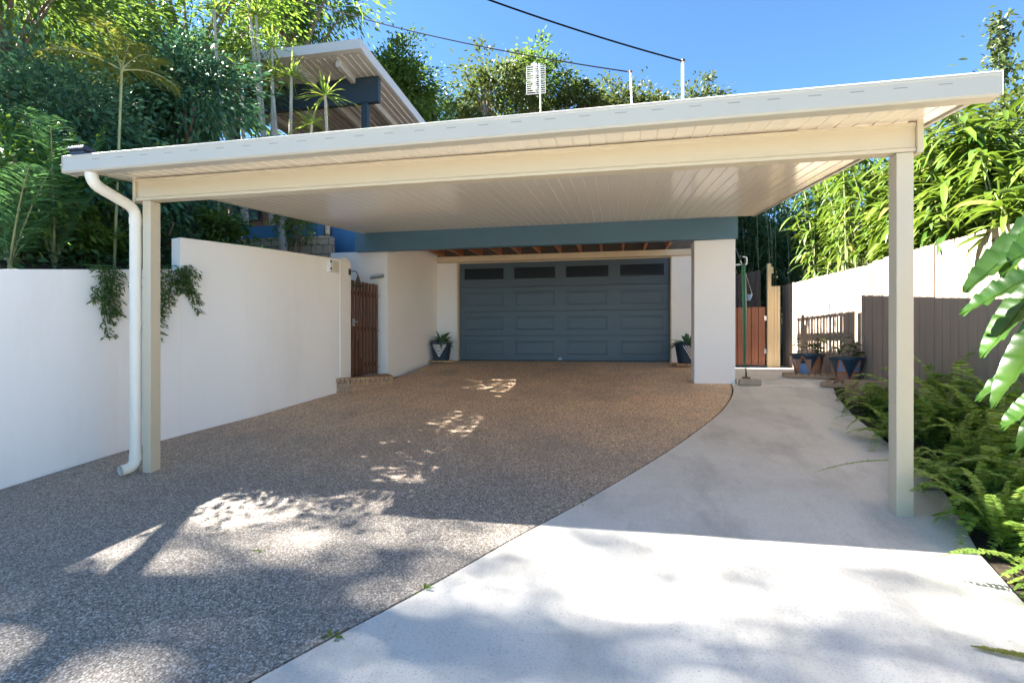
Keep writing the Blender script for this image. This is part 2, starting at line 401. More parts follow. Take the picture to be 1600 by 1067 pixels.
# ------------------------------------------------------------------ the ground
def G(y): return -.437+.111*y
def pathz(y): return G(y) if y<9 else G(9)+.03*(y-9)
WALL = [(-5.75,-2.5),(-5.4,1.0),(-5.12,3.4),(-5.02,4.5),(-4.84,5.2),(-4.6,5.94),(-4.3,7.5),(-4.3,7.85)]
def wallx(y):
    ys=[p[1] for p in WALL]; xs=[p[0] for p in WALL]; return float(np.interp(y,ys,xs))
def ter(x,y):
    g = G(max(y,-40)) if y<9 else pathz(min(y,14))
    if y>10.9: g=max(g,.6)
    z = g-.035
    if y>13: z += .22*(min(y,60)-13)
    dx = wallx(y)-.28-x
    if y>8.9: dx = -5.9-x
    if dx>0:
        h = 1.72+.1*(y-3.4)+.28*min(dx,14); h=max(h,z)
        z = z+(h-z)*min(1,dx/.25)
    if x>3.75: z = max(z, z+.05+.04*min(x-3.75,20))
    return z
def edges(lo,a,b,hi,st):
    fine=np.arange(a,b+1e-6,st)
    lo_=-np.geomspace(1,-(lo-a)+1,14)[::-1]+1+a; hi_=np.geomspace(1,hi-b+1,14)-1+b
    return np.concatenate([lo_[:-1],fine,hi_[1:]])
gx=edges(-400,-12,6,400,.25); gy=edges(-400,-3,16,400,.3)
mb=MB(); mb.v=[(x,y,ter(x,y)) for y in gy for x in gx]; nx=len(gx)
mb.f=[(j*nx+i,j*nx+i+1,(j+1)*nx+i+1,(j+1)*nx+i) for j in range(len(gy)-1) for i in range(nx-1)]; mb.m=[0]*len(mb.f)
tag(part('ground', mb, M['soil'], smooth=True), kind='structure')

CURVE=[(-4.2,-6),(-3.2,-3),(-2.75,-1),(-2.3,.3),(-1.9,1.2),(-1.5,1.89),(-1.333,2.154),(-1.141,2.422),(-.919,2.776),(-.643,3.248),(-.271,3.808),(.23,4.651),(.62,5.35),(1.01,6.133),(1.33,6.82),(1.569,7.492),(1.74,8.05),(1.842,8.66),(1.842,9.2)]
def curvex(y): return float(np.interp(y,[p[1] for p in CURVE],[p[0] for p in CURVE]))
PE=[(1.2,-6),(1.55,-2),(1.75,1),(2.0,2.98),(2.11,3.49),(2.45,4.4),(2.56,4.92),(2.70,6.0),(2.80,6.76),(3.05,7.9),(3.34,8.78),(3.6,9.6),(3.65,12.2)]
def pex(y): return float(np.interp(y,[p[1] for p in PE],[p[0] for p in PE]))
def smoothlist(f, ys, k=.25): return [ (f(y-k)+f(y)*2+f(y+k))/4 for y in ys ]
ys=np.arange(-6,10.96,.12)
mb=MB(); P=[]
for y,cx in zip(ys,smoothlist(curvex,ys)):
    xr = cx if y<8.75 else 2.0
    xl = wallx(y)+.01 if y<8.0 else (-3.9 if y<9 else -3.85)
    if y<1: xl=wallx(y)
    P.append((xl,xr-.012,y))
for (a,b,y) in P:
    for t in np.linspace(0,1,9): mb.v.append((a+(b-a)*t,y,G(y)))
    mb.v.append((b,y,G(y)-.05))
k=10
for j in range(len(P)-1):
    for i in range(k-1):
        mb.f.append((j*k+i,j*k+i+1,(j+1)*k+i+1,(j+1)*k+i)); mb.m.append(0)
tag(part('driveway', mb, M['agg'], smooth=True), kind='structure')
ys=np.concatenate([np.arange(-6,9,.12),np.arange(9,12.3,.3)])
mb=MB(); rows=[]
for y,cx in zip(ys,smoothlist(curvex,ys)):
    xl = cx+.012 if y<8.78 else 1.75
    rows.append((xl,pex(y),y))
for (a,b,y) in rows:
    mb.v.append((a,y,pathz(y)-.05))
    for t in np.linspace(0,1,7): mb.v.append((a+(b-a)*t,y,pathz(y)+.004))
    mb.v.append((b,y,pathz(y)-.12))
k=9
for j in range(len(rows)-1):
    for i in range(k-1):
        mb.f.append((j*k+i,j*k+i+1,(j+1)*k+i+1,(j+1)*k+i)); mb.m.append(0)
tag(part('footpath', mb, M['conc'], smooth=False), kind='structure')

mb=MB(); P=[(-9,-16),(9,-16),(9,-5.9),(-9,-5.9)]
mb.v=[(x,y,G(y)+(.008 if y<-6 else .002)) for x,y in P]; mb.f=[(0,1,2,3)]; mb.m=[0]
M['street'] = plain('street_concrete', (.55,.53,.49), .8, .1, 1)
tag(part('street_apron',mb,M['street']),kind='structure')

# ------------------------------------------------------------------ carport
RX0,RX1=-4.42,2.13; RY0,RY1=3.50,8.597
def rz(y): return 2.70+.1*(y-3.94)          # underside of the roof
cp=thing('carport','cream steel carport with sloping flat roof over the driveway','carport',(-1.1,3.94,0))
for x0,x1 in ((-4.235,-4.148),(1.90,2.005)):
    mb=MB(); mb.box(x0,x1,3.945,4.055,-.06,2.488); part('post',mb,M['cream'],cp,bevel=.006)
mb=MB()
mb.prism([(-4.30,3.94,2.49),(-4.30,4.04,2.49),(-4.30,4.04,2.688),(-4.30,3.94,2.688),(-4.30,3.94,2.668),(-4.30,3.952,2.660),(-4.30,3.952,2.522),(-4.30,3.94,2.514)],(6.315,0,0))
part('beam',mb,M['cream'],cp,bevel=.002)
for xa,xb in ((-4.325,-4.302),(2.017,2.055)):
    mb=MB(); mb.box(xa,xb,3.928,4.05,2.478,2.70); part('end_plate',mb,M['cream'],cp,bevel=.003)
mb=MB(); mb.box(-4.30,2.03,RY1-.3,RY1-.22,rz(RY1-.3)-.16,rz(RY1-.3)-.004)
# ceiling planks
mb=MB(); pw=(RX1-RX0)/54
for i in range(54):
    a=RX0+i*pw; b=a+pw; q=.0035
    sec=[(a,0.005),(a+q,0.005),(a+q+.003,0),(b-q-.003,0),(b-q,.005),(b,.005)]
    for k in range(5):
        (xa,za),(xb,zb)=sec[k],sec[k+1]; mb.cur=1 if k in(0,4) else 0
        mb.add([(xa,RY0,rz(RY0)+za),(xb,RY0,rz(RY0)+zb),(xb,RY1,rz(RY1)+zb),(xa,RY1,rz(RY1)+za)],[(0,3,2,1)])
part('ceiling',mb,[M['ceil'],M['groove']],cp)
mb=MB(); th=.085
mb.hexa([(RX0,RY0,rz(RY0)+.009),(RX1,RY0,rz(RY0)+.009),(RX1,RY1,rz(RY1)+.009),(RX0,RY1,rz(RY1)+.009),(RX0,RY0,rz(RY0)+th),(RX1,RY0,rz(RY0)+th),(RX1,RY1,rz(RY1)+th),(RX0,RY1,rz(RY1)+th)])
for i in range(9):
    x=RX0+.35+i*.72
    mb.hexa([(x-.04,RY0+.06,rz(RY0)+th),(x+.04,RY0+.06,rz(RY0)+th),(x+.04,RY1,rz(RY1)+th),(x-.04,RY1,rz(RY1)+th),(x-.02,RY0+.06,rz(RY0)+th+.03),(x+.02,RY0+.06,rz(RY0)+th+.03),(x+.02,RY1,rz(RY1)+th+.03),(x-.02,RY1,rz(RY1)+th+.03)])
part('roof_sheet',mb,M['roofm'],cp)
for xa,xb in ((RX0-.03,RX0-.002),(RX1+.002,RX1+.03)):
    mb=MB(); mb.hexa([(xa,RY0+.1,rz(RY0+.1)-.012),(xb,RY0+.1,rz(RY0+.1)-.012),(xb,RY1,rz(RY1)-.012),(xa,RY1,rz(RY1)-.012),(xa,RY0+.1,rz(RY0)+th+.05),(xb,RY0+.1,rz(RY0)+th+.05),(xb,RY1,rz(RY1)+th+.05),(xa,RY1,rz(RY1)+th+.05)])
    part('barge_flashing',mb,M['gutter'],cp)
# gutter with overflow slots
gz0,gz1=2.62,2.765
GX0,GX1=-4.52,2.215
GY=.07
mb=MB()
prof=[(3.40,gz0+.012),(3.412,gz0),(3.50,gz0),(3.53,gz0+.03),(3.53,gz0+.085),(3.515,gz0+.085),(3.515,gz0+.03),(3.50,gz0+.012),(3.415,gz0+.012),(3.415,gz1-.018),(3.428,gz1-.018),(3.428,gz1),(3.404,gz1),(3.397,gz1-.008),(3.397,gz1-.02),(3.40,gz1-.026)]
dz=.022
poly=[(GX0,y+GY,z-dz*.5) for y,z in prof]
mb.prism(poly,(GX1-GX0,0,dz))
for xa,xb,zo in((GX0-.004,GX0-.001,-dz*.5),(GX1+.001,GX1+.004,dz*.5)):
    mb.box(xa,xb,3.395+GY,3.53+GY,gz0+zo-.002,gz1+zo)
mb.cur=1
x=GX0+.3
while x<GX1-.15:
    zo=dz*((x-GX0)/(GX1-GX0)-.5); mb.box(x,x+.075,3.3985+GY,3.4003+GY,gz0+.088+zo,gz0+.0945+zo); x+=.235
g_=part('gutter',mb,[M['gutter'],M['slot']],cp,bevel=.0015)
# downpipe
def arc_path(pts,r,n=5):
    pts=[Vector(p) for p in pts]; out=[pts[0]]
    for i in range(1,len(pts)-1):
        a,b,c=pts[i-1:i+2]; u=(a-b).normalized(); v=(c-b).normalized()
        out+=bez(b+u*r,b,b+v*r,n)
    return out+[pts[-1]]
mb=MB()
path=arc_path([(-4.30,3.532,2.65),(-4.30,3.532,2.53),(-4.292,3.93,2.41),(-4.292,3.93,.055),(-4.325,3.81,.045)],.085,7)
mb.tube(path,.047,20,cap=False)
mb.tube([p for p in path[-4:]],.0415,20,cap=False)
dp=part('downpipe',mb,M['pvc'],cp,smooth=True)
for z in (.14,2.30):
    mb=MB(); mb.tube([(-4.292,3.93,z-.03),(-4.292,3.93,z+.03)],.0505,20); part('pipe_collar',mb,M['pvc'],dp,smooth=True)
mb=MB(); mb.box(-4.345,-4.236,3.975,3.99,1.30,1.325); part('bracket',mb,M['pvc'],dp)

t=thing('solar_gutter_light','black solar light clipped on the left end of the carport gutter','light',(-4.350,3.490,2.7550))
mb=MB(); mb.hexa([(-4.470,3.445,2.7870),(-4.270,3.445,2.7870),(-4.270,3.570,2.7700),(-4.470,3.570,2.7700),(-4.455,3.460,2.8250),(-4.285,3.460,2.8250),(-4.285,3.560,2.8100),(-4.455,3.560,2.8100)])
part('body',mb,M['black'],t,bevel=.012)
mb=MB(); mb.box(-4.44,-4.30,3.47,3.49,2.757,2.789); part('clip',mb,M['black'],t)
mb=MB(); mb.hexa([(-4.440,3.470,2.8265),(-4.300,3.470,2.8265),(-4.300,3.550,2.8140),(-4.440,3.550,2.8140),(-4.440,3.470,2.8300),(-4.300,3.470,2.8300),(-4.300,3.550,2.8170),(-4.440,3.550,2.8170)]); part('solar_cell',mb,M['panelglass'],t)

# ------------------------------------------------------------------ left walls
def wall_strip(pts, ztop, th, zbot=-.9):
    mb=MB(); n=len(pts); F=[Vector((x,y,0)) for x,y in pts]; B=[]
    for i in range(n):
        tn=(F[min(i+1,n-1)]-F[max(i-1,0)]).normalized(); B.append(F[i]+Vector((-tn.y,tn.x,0))*th)
    for i in range(n):
        z=ztop(F[i].y)
        mb.v+=[(F[i].x,F[i].y,zbot),(F[i].x,F[i].y,z),(B[i].x,B[i].y,z),(B[i].x,B[i].y,zbot)]
    for i in range(n-1):
        for k in range(4):
            a=i*4+k; b=i*4+(k+1)%4; mb.f.append((a,a+4,b+4,b)); mb.m.append(0)
    mb.f+= [(0,1,2,3),((n-1)*4+3,(n-1)*4+2,(n-1)*4+1,(n-1)*4)]; mb.m+=[0,0]; return mb
yy=np.concatenate([np.arange(-2.5,5.0,.3),[5.0295]])
sm=lambda y: sum(wallx(y+k*.15) for k in (-2,-1,0,1,2))/5
lw=part('low_rendered_wall',wall_strip([(sm(y),y) for y in yy],lambda y:1.355+.134*y,.2),M['render'],bevel=.003)
tag(lw,'low white rendered retaining wall left of the carport post with plants spilling over','wall')
gw=thing('tall_rendered_wall','tall white rendered wall with sloping top running beside the driveway to the gate','wall',(-4.6,6.2,.2))
yy=np.concatenate([[5.03],np.arange(5.2,7.5,.3),[7.5]])
part('wall',wall_strip([(sm(y)if y<7 else wallx(y),y) for y in yy],lambda y:2.395+(y-5.03)*.05,.17),M['render'],gw,bevel=.003)
mb=MB(); mb.box(-4.47,-4.285,7.503,7.845,-.2,2.50)
mb.prism([(-4.47,7.503,2.502)]+[(-4.47,7.503+.342*t,2.502+.07*math.sin(math.pi*t)) for t in np.linspace(0,1,9)][1:-1]+[(-4.47,7.845,2.502)],(.185,0,0))
part('pier',mb,M['render2'],gw,bevel=.01)
b0=at(530,422,7.35)
t=thing('wall_box','small cream hinged box fixed high on the tall white wall beside the gate','box',(-4.33,7.33,2.36))
mb=MB(); mb.box(-4.40,-4.285,7.22,7.46,2.28,2.47); part('cover',mb,M['white'],t,bevel=.006)
for z in (2.31,2.42):
    mb=MB(); mb.box(-4.286,-4.272,7.205,7.235,z,z+.03); part('hinge',mb,M['bronze'],t)
mb=MB(); mb.box(-4.2845,-4.278,7.28,7.44,2.30,2.45); part('lid',mb,M['pvc'],t,bevel=.003)

# gate
t=thing('slatted_gate','dark brown vertical slat gate in the white wall above the brick step','gate',(-4.24,8.25,.62))
A=Vector((-4.31,7.88,0)); B=Vector((-4.20,8.66,0)); u=(B-A).normalized(); nv=Vector((u.y,-u.x,0)); ang=math.atan2(u.y,u.x); Lg=(B-A).length
for i in range(8):
    mb=MB(); c=A+u*(.05+i*(Lg-.1)/7)
    mb.obox(c+Vector((0,0,1.425)),(.064,.02,1.61-.008*(i%3)),ang); part('slat',mb,M['gate'],t,bevel=.002)
for z in (.80,1.42,2.02):
    mb=MB(); mb.obox((A+B)/2-nv*.028+Vector((0,0,z)),(Lg-.02,.034,.075),ang); part('rail',mb,M['gate'],t)
mb=MB(); mb.obox(A+u*.045+nv*.02+Vector((0,0,1.52)),(.05,.03,.12),ang); mb.tube([A+u*.03+nv*.03+Vector((0,0,1.53)),A+u*.03+nv*.07+Vector((0,0,1.53)),A+u*.10+nv*.07+Vector((0,0,1.53))],.008,8); part('latch',mb,M['metal'],t)
for z in (.75,1.40,2.03):
    mb=MB(); mb.obox(B+nv*.012-u*.0+Vector((0,0,z)),(.05,.012,.035),ang); part('hinge',mb,M['metal'],t)
t=thing('bell_lantern','small bronze bell shaped lantern on a bracket beside the slatted gate','lantern',(-4.27,7.86,2.2))
mb=MB(); mb.tube(arc_path([(-4.285,7.80,2.36),(-4.20,7.86,2.37),(-4.18,7.88,2.30)],.03,5),.008,8); mb.box(-4.287,-4.279,7.76,7.83,2.30,2.40); part('bracket',mb,M['bronze'],t)
mb=MB(); mb.lathe([(.012,.30-.0),(.02,.27),(.035,.22),(.05,.16),(.075,.12),(.08,.11),(.06,.115),(.01,.16)],16,(-4.18,7.88,2.0)); part('shade',mb,M['bronze'],t,smooth=True)
t=thing('brick_step','wedge shaped tan brick step in front of the slatted gate','step',(-4.05,8.1,.4))
poly=[(-4.40,7.44),(-4.10,7.47),(-3.70,8.16),(-4.08,8.76),(-4.30,8.76)]
mb=MB(); mb.prism([(x,y,.2) for x,y in poly],(0,0,.335)); part('mortar_core',mb,M['stone'],t)
mb=MB()
for (xa,ya),(xb,yb) in zip(poly[:3],poly[1:4]):
    p=Vector((xa,ya,0)); q=Vector((xb,yb,0)); L=(q-p).length; e=(q-p)/L; nrm=Vector((e.y,-e.x,0)); rzz=math.atan2(e.y,e.x)
    n=max(1,round(L/.085)); st=L/n
    for i in range(n): mb.obox(p+e*st*(i+.5)-nrm*.085+Vector((0,0,.577)),(st-.01,.225,.076),rzz)
    n=max(1,round(L/.24)); st=L/n
    for k,zc in enumerate((.493,.408,.323)):
        for i in range(n+(k%2)):
            u0=max(0,(i-.5*(k%2))*st); u1=min(L,(i+1-.5*(k%2))*st)
            mb.obox(p+e*(u0+u1)/2-nrm*.03+Vector((0,0,zc)),(u1-u0-.01,.09,.075),rzz)
mb.prism([(-4.30,7.62,.537),(-4.14,7.62,.537),(-3.95,8.1,.537),(-4.2,8.66,.537)],(0,0,.07))
part('bricks',mb,M['brick'],t,bevel=.005)
t=thing('cylinder_wall_light','small white cylinder light on the white wall right of the slatted gate','light',(-4.2,8.72,2.39))
mb=MB(); mb.box(-4.27,-4.19,8.735,8.768,2.36,2.42); part('bracket',mb,M['white'],t)
mb=MB(); mb.tube([(-4.36,8.70,2.375),(-4.11,8.69,2.395)],.036,18); part('tube',mb,M['metal'],t,smooth=True)

# ------------------------------------------------------------------ garage
ga=thing('garage','white rendered garage with teal beam and blue grey door behind the carport','garage',(-1.1,9.8,.6))
def gp(name,*boxes,mat='render2',bevel=.006,label=None):
    mb=MB()
    for b in boxes: mb.box(*b)
    return part(name,mb,M[mat],ga,bevel=bevel,label=label)
gp('front_return',(-5.7,-4.07,8.77,8.95,-.2,2.86))
mb=MB(); mb.hexa([(-4.28,8.953,.2),(-4.068,8.772,.2),(-3.87,10.94,.2),(-4.2,10.94,.2),(-4.28,8.953,3.258),(-4.068,8.772,3.258),(-3.87,10.94,3.258),(-4.2,10.94,3.258)])
part('side_wall',mb,M['render2'],ga,bevel=.006)
gp('rear_wall',(-4.2,-3.405,10.942,11.1,.3,2.95)); gp('rear_wall',(1.175,2.35,10.942,11.1,.3,2.95))
gp('column',(1.28,1.905,8.68,9.02,.2,2.828),bevel=.008)
gp('beam',(-4.62,1.925,8.60,8.72,2.832,3.26),mat='beamblue',bevel=.004)
gp('batten',(-3.86,2.0,10.86,10.938,2.955,3.075),mat='batten',bevel=.003)
for i in range(12):
    x=-3.72+i*.432
    mb=MB(); mb.hexa([(x,8.722,3.0),(x+.045,8.722,3.0),(x+.045,10.9,3.078),(x,10.9,3.078),(x,8.722,3.15),(x+.045,8.722,3.15),(x+.045,10.9,3.24),(x,10.9,3.24)])
    part('joist',mb,M['joist'],ga)
gp('wall_plate',(-3.87,2.0,10.94,11.05,3.08,3.25),mat='deck',bevel=0)
gp('deck_floor',(-4.5,1.0,8.603,11.4,3.262,3.36),mat='deck',bevel=0)
gp('door_jamb',(-3.404,-3.372,10.90,11.06,.5,2.95),mat='batten',bevel=.002)
gp('door_jamb',(1.148,1.174,10.90,11.06,.5,2.95),mat='batten',bevel=.002)
gp('header',(-3.40,1.17,10.98,11.1,2.93,2.954),mat='batten',bevel=0)
# the door : four sections, raised panels and a row of windows
dz0=G(10.98)+.012; dz1=2.93; sh=(dz1-dz0)/4; dx0,dx1=-3.37,1.147; cw=(dx1-dx0)/4
mb=MB()
for r in range(4):
    za=dz0+r*sh+.003; zb=dz0+(r+1)*sh-.003
    mb.hexa([(dx0,10.985,za),(dx1,10.985,za),(dx1,11.03,za),(dx0,11.03,za),(dx0,10.985,zb),(dx1,10.985,zb),(dx1,11.03,zb),(dx0,11.03,zb)])
dr=part('garage_door',mb,M['navy'],ga,bevel=.004)
mb=MB(); mb.box(dx0,dx1,11.032,11.05,dz0,dz1); part('light_stop',mb,M['black'],dr)  # added black sheet, blocks stray light through the section gaps
for r in range(3):
    for c in range(4):
        xa=dx0+c*cw+.13; xb=dx0+(c+1)*cw-.13; za=dz0+r*sh+.11; zb=dz0+(r+1)*sh-.11
        mb=MB(); y0=10.9852
        def ring(i,yo): return [(xa+i,y0-yo,za+i),(xb-i,y0-yo,za+i),(xb-i,y0-yo,zb-i),(xa+i,y0-yo,zb-i)]
        rings=ring(0,-.002)+ring(.010,.005)+ring(.026,.005)+ring(.036,-.0)+ring(.05,.004)
        mb.v+=rings
        for k in range(4):
            for j in range(4): mb.f.append((k*4+j,k*4+(j+1)%4,k*4+4+(j+1)%4,k*4+4+j)); mb.m.append(0)
        mb.f.append((16,17,18,19)); mb.m.append(0)
        part('raised_panel',mb,M['navy'],dr)
for c in range(4):
    xa=dx0+c*cw+.12; xb=dx0+(c+1)*cw-.12; za=dz0+3*sh+.17; zb=dz1-.12
    mb=MB(); y0,y1=10.965,10.9845
    for b in ((xa-.03,xb+.03,za-.03,za),(xa-.03,xb+.03,zb,zb+.03),(xa-.03,xa,za,zb),(xb,xb+.03,za,zb)): mb.box(b[0],b[1],y0,y1,b[2],b[3])
    wf=part('window_frame',mb,M['navy'],dr)
    mb=MB(); mb.box(xa,xb,10.978,10.9848,za,zb); part('pane',mb,M['panelglass'],dr)
mb=MB(); mb.box(dx0,dx1,10.975,11.02,dz0-.03,dz0-.006); part('bottom_seal',mb,M['black'],dr)
mb=MB(); mb.prism([(-1.18,10.974,dz0+.01),(-1.06,10.974,dz0+.01),(-1.12,10.974,dz0+.075)],(0,.01,0)); part('badge',mb,M['badge'],dr)

# deck railing above the garage
t=thing('deck_railing','pale balustrade on the deck above the garage','railing',(.97,10.3,3.36))
for z in (3.39,3.72,4.121):
    mb=MB(); mb.box(.96,.983,8.8,11.35,z,z+(.13 if z<4 else .05)); part('rail',mb,M['fencecream'],t)
for i in range(15):
    mb=MB(); y=9.25+i*.14; mb.box(.985,1.015,y,y+.088,3.362,4.12); part('baluster',mb,M['fencecream'],t)
mb=MB(); mb.box(.985,1.015,8.80,9.24,3.362,4.119); part('end_panel',mb,M['fencecream'],t)

# ------------------------------------------------------------------ agave pots and painted pots
def pot(prof, n, pal, fn, c=(0,0,0)):
    mb=MB(); mb.lathe(prof,n,c,fn); return mb
def agave(name,label,loc,rot,group):
    t=thing(name,label,'potted plant',(0,0,0),group)
    z0=.055
    mb=MB()
    for i in range(3): mb.box(-.26+i*.176,-.26+i*.176+.168,-.13,.13,0,.05)
    part('brick_base',mb,M['brick'],t,bevel=.006)
    H=.36; nseg=72; rows=44
    prof=[(.165+.055*(k/rows)**1.0,z0+H*k/rows) for k in range(rows+1)]
    prof+= [(.235,z0+H),(.235,z0+H+.03),(.21,z0+H+.03),(.205,z0+H-.02)]
    def fn(i,j):
        if i>rows-3 or i<3: return 0
        a=(2*math.pi*(j+.5)/nseg+math.pi/2+math.pi)%(2*math.pi)-math.pi   # 0 faces -Y
        a*=.2; z=i/rows*H
        v=(z-.06)-1.65*abs(a)
        if v<0 or v>.27 or z>H-.02: return 0
        return 1 if (v%.07)<.042 and abs(a)<.15 else 0
    part('pot',pot(prof,nseg,None,fn),[M['potnavy'],M['chevron']],t,smooth=True)
    mb=MB(); mb.lathe([(.2,z0+H-.03),(.1,z0+H-.015),(.01,z0+H-.01)],20); part('soil',mb,M['soilpot'],t)
    f=Fol(); strap_plant(f,(0,0,z0+H-.02),38,.42,.062,.5,.45,6,.75,.45,lambda t:(1-t**2.5)*(.7+.5*math.sin(math.pi*t)))
    f.part('leaves',M['l_agave'],t)
    t.location=loc; t.rotation_euler=(0,0,rot); return t
agave('agave_pot','spiky agave in a navy pot with white chevrons left of the garage door',(-3.66,10.60,G(10.6)+.002),.05,'agave pots beside the garage door')
agave('agave_pot','spiky agave in a navy chevron pot partly hidden behind the white column',(1.40,10.45,G(10.45)+.002),.35,'agave pots beside the garage door')
def pallet(label,loc,rot,w,d,h):
    t=thing('timber_pallet',label,'pallet',(0,0,0),'pallets under the painted pots')
    n=8
    for i in range(n):
        mb=MB(); x=-w/2+w*(i+.5)/n; mb.box(x-w/n*.36,x+w/n*.36,-d/2,d/2,h-.02,h); part('slat',mb,M['pallet'],t)
    for y in (-d/2+.03,0,d/2-.03):
        mb=MB(); mb.box(-w/2,w/2,y-.03,y+.03,0,h-.021); part('bearer',mb,M['pallet'],t)
    t.location=loc; t.rotation_euler=(0,0,rot)
pallet('slatted timber pallet under the wide orange and purple painted pot',(3.27,9.62,pathz(9.62)+.006),-.25,.75,.5,.07)
pallet('timber pallet under the tapered navy painted pot',(3.52,8.55,G(8.55)+.006),-.5,.75,.5,.08)
def painted(label,loc,rot,r0,r1,H,kind,plantn):
    t=thing('painted_pot',label,'potted plant',(0,0,0),'painted pots by the fence')
    nseg=80; rows=30
    prof=[(r0+(r1-r0)*k/rows,H*k/rows) for k in range(rows+1)]+[(r1+.02,H),(r1+.02,H+.035),(r1-.005,H+.035),(r1-.01,H-.02)]
    def fn(i,j):
        if i>rows-1: return 0
        a=j/nseg*(6 if kind==0 else 5); z=i/rows; k=int(a); fr=a-k
        tri=abs(2*fr-1); up = z<1-tri          # upward triangle inside each cell
        e=abs(z-(1-tri))
        if e<.085 and z<.97: return 1
        if kind==0:
            if z>.78 and not up: return 0
            if up: return [2,3,1,4,5,2][k%6] if z<.55 else [3,5,2,0,1,4][k%6]
            return [5,0,3,5,0,2][k%6]
        if up: return (4 if z>.35 else 5) if abs(z-.4)>.05 else 1
        return 0
    part('pot',pot(prof,nseg,None,fn),[M['potnavy'],M['porange'],M['ppurple'],M['pgrey'],M['psky'],M['ptan']],t,smooth=True)
    mb=MB(); mb.lathe([(r1-.01,H-.03),(r1*.5,H-.015),(.01,H-.01)],20); part('soil',mb,M['soilpot'],t)
    st=MB(); f=Fol()
    for i in range(plantn):
        a=rng.random()*6.28; r=rng.random()*r1*.6; b=Vector((math.cos(a)*r,math.sin(a)*r,H-.03)); h=.12+.28*rng.random()
        top=b+Vector((math.cos(a)*.10,math.sin(a)*.10,h)); st.tube([b,(b+top)/2+Vector((0,0,.02)),top],.005,5)
        k=9; f.add(np.tile(top,(k,1))-np.array([0,0,1])*rng.random((k,1))*h*.6,rdirs(k)*np.array([1,1,.4])+np.array([0,0,.35]),.17,.035,.3,3)
    part('stems',st,M['bark'],t); f.part('leaves',M['l_olive'],t)
    t.location=loc; t.rotation_euler=(0,0,rot)
painted('wide pot painted with orange and purple triangles on a pallet by the fence',(3.27,9.62,pathz(9.62)+.077),.4,.19,.25,.30,0,7)
painted('tapered navy pot with orange outlined triangles on the nearer pallet',(3.45,8.55,G(8.55)+.087),-.5,.13,.22,.33,1,6)
t=thing('planter_box','small square timber planter half hidden in the ferns','planter',(3.3,7.6,G(7.6)))
mb=MB()
for a,b in (((3.12,3.5,7.42,7.45)),((3.12,3.5,7.77,7.80)),((3.12,3.15,7.453,7.767)),((3.47,3.5,7.453,7.767))) if False else ():
    pass
for b in ((3.12,3.5,7.42,7.45),(3.12,3.5,7.77,7.80),(3.12,3.15,7.453,7.767),(3.47,3.5,7.453,7.767)): mb.box(*b,G(7.6)-.05,G(7.6)+.27)
part('box',mb,M['pallet'],t,bevel=.003)
mb=MB(); mb.box(3.152,3.468,7.455,7.765,G(7.6),G(7.6)+.22); part('soil',mb,M['soilpot'],t)

# ------------------------------------------------------------------ hose, side gate, fences
hx,hy=2.06,8.74
t=thing('garden_hose','long green hose hanging down from a hook on the column','hose',(hx,hy,.5))
mb=MB()
for k in range(5):
    o=(k-2)*.013; oy=.014*((k*2)%3)
    mb.tube(arc_path([(hx+o-.02,hy+oy,2.44),(hx+o,hy+oy,1.6),(hx+o*.6+.012*math.sin(k),hy+oy,.80+.06*k)],.2,6),.009,8)
mb.tube([(hx,hy,.95),(hx+.015,hy,.75),(hx+.01,hy,.58)],.010,8); part('coil',mb,M['hose'],t,smooth=True)
t=thing('hose_hook','white metal hook on the right side of the white column','hook',(1.95,hy,2.45))
mb=MB(); mb.tube(arc_path([(1.908,hy+.02,2.43),(2.09,hy+.02,2.43),(2.095,hy+.02,2.545),(2.03,hy+.02,2.555)],.02,4),.011,8); mb.box(1.906,1.914,hy-.02,hy+.06,2.37,2.50); part('arm',mb,M['white'],t)
t=thing('stone_block','rough stone block with a rusty tap base under the green hose','block',(2.08,8.62,.5))
mb=MB(); mb.obox((2.08,8.62,G(8.62)+.045),(.34,.22,.10),.1); part('block',mb,M['stone'],t,bevel=.02)
mb=MB(); mb.tube([(2.06,8.66,G(8.62)+.09),(2.06,8.66,G(8.62)+.12)],.06,12); mb.tube([(2.06,8.66,G(8.62)+.12),(2.06,8.66,G(8.62)+.2)],.014,8); part('fitting',mb,M['bronze'],t)

FY=11.75; pz=pathz(FY)
def gX(px): return at(px,500,FY).x
t=thing('side_gate','red brown vertical board gate at the end of the path','gate',((gX(1140)+gX(1196))/2,FY,pz))
x0,x1=gX(1130)+.0,gX(1196); n=6
for i in range(n):
    mb=MB(); a=x0+(x1-x0)*i/n; mb.box(a+.006,a+(x1-x0)/n-.006,FY,FY+.025,pz+.05,pz+1.29); part('board',mb,M['gate2'],t,bevel=.002)
for z in (.25,.72,1.12):
    mb=MB(); mb.box(x0,x1,FY+.026,FY+.07,pz+z,pz+z+.08); part('rail',mb,M['gate2'],t)
for z in (.3,1.0):
    mb=MB(); mb.box(x1-.03,x1+.02,FY-.012,FY-.002,pz+z,pz+z+.1); part('hinge',mb,M['metal'],t)
t=thing('dark_board_fence','dark grey board fence rising behind the red brown side gate','fence',(x0,FY+.8,pz))
n=9; xe=x1+.12
for i in range(n):
    a=x0-.15+(xe-x0+.15)*i/n; b=a+(xe-x0+.15)/n; zt=pz+1.98+.22*i/n
    mb=MB(); mb.box(a+.004,b-.004,FY+.8,FY+.82,pz-.1,zt); part('board',mb,M['darkboard'],t)
mb=MB(); mb.box(x0-.15,xe,FY+.822,FY+.87,pz+1.4,pz+1.5); part('rail',mb,M['darkboard'],t)
t=thing('cream_fence_panel','narrow cream board panel with a tall post between side gate and fence corner','fence',(gX(1205),FY,pz))
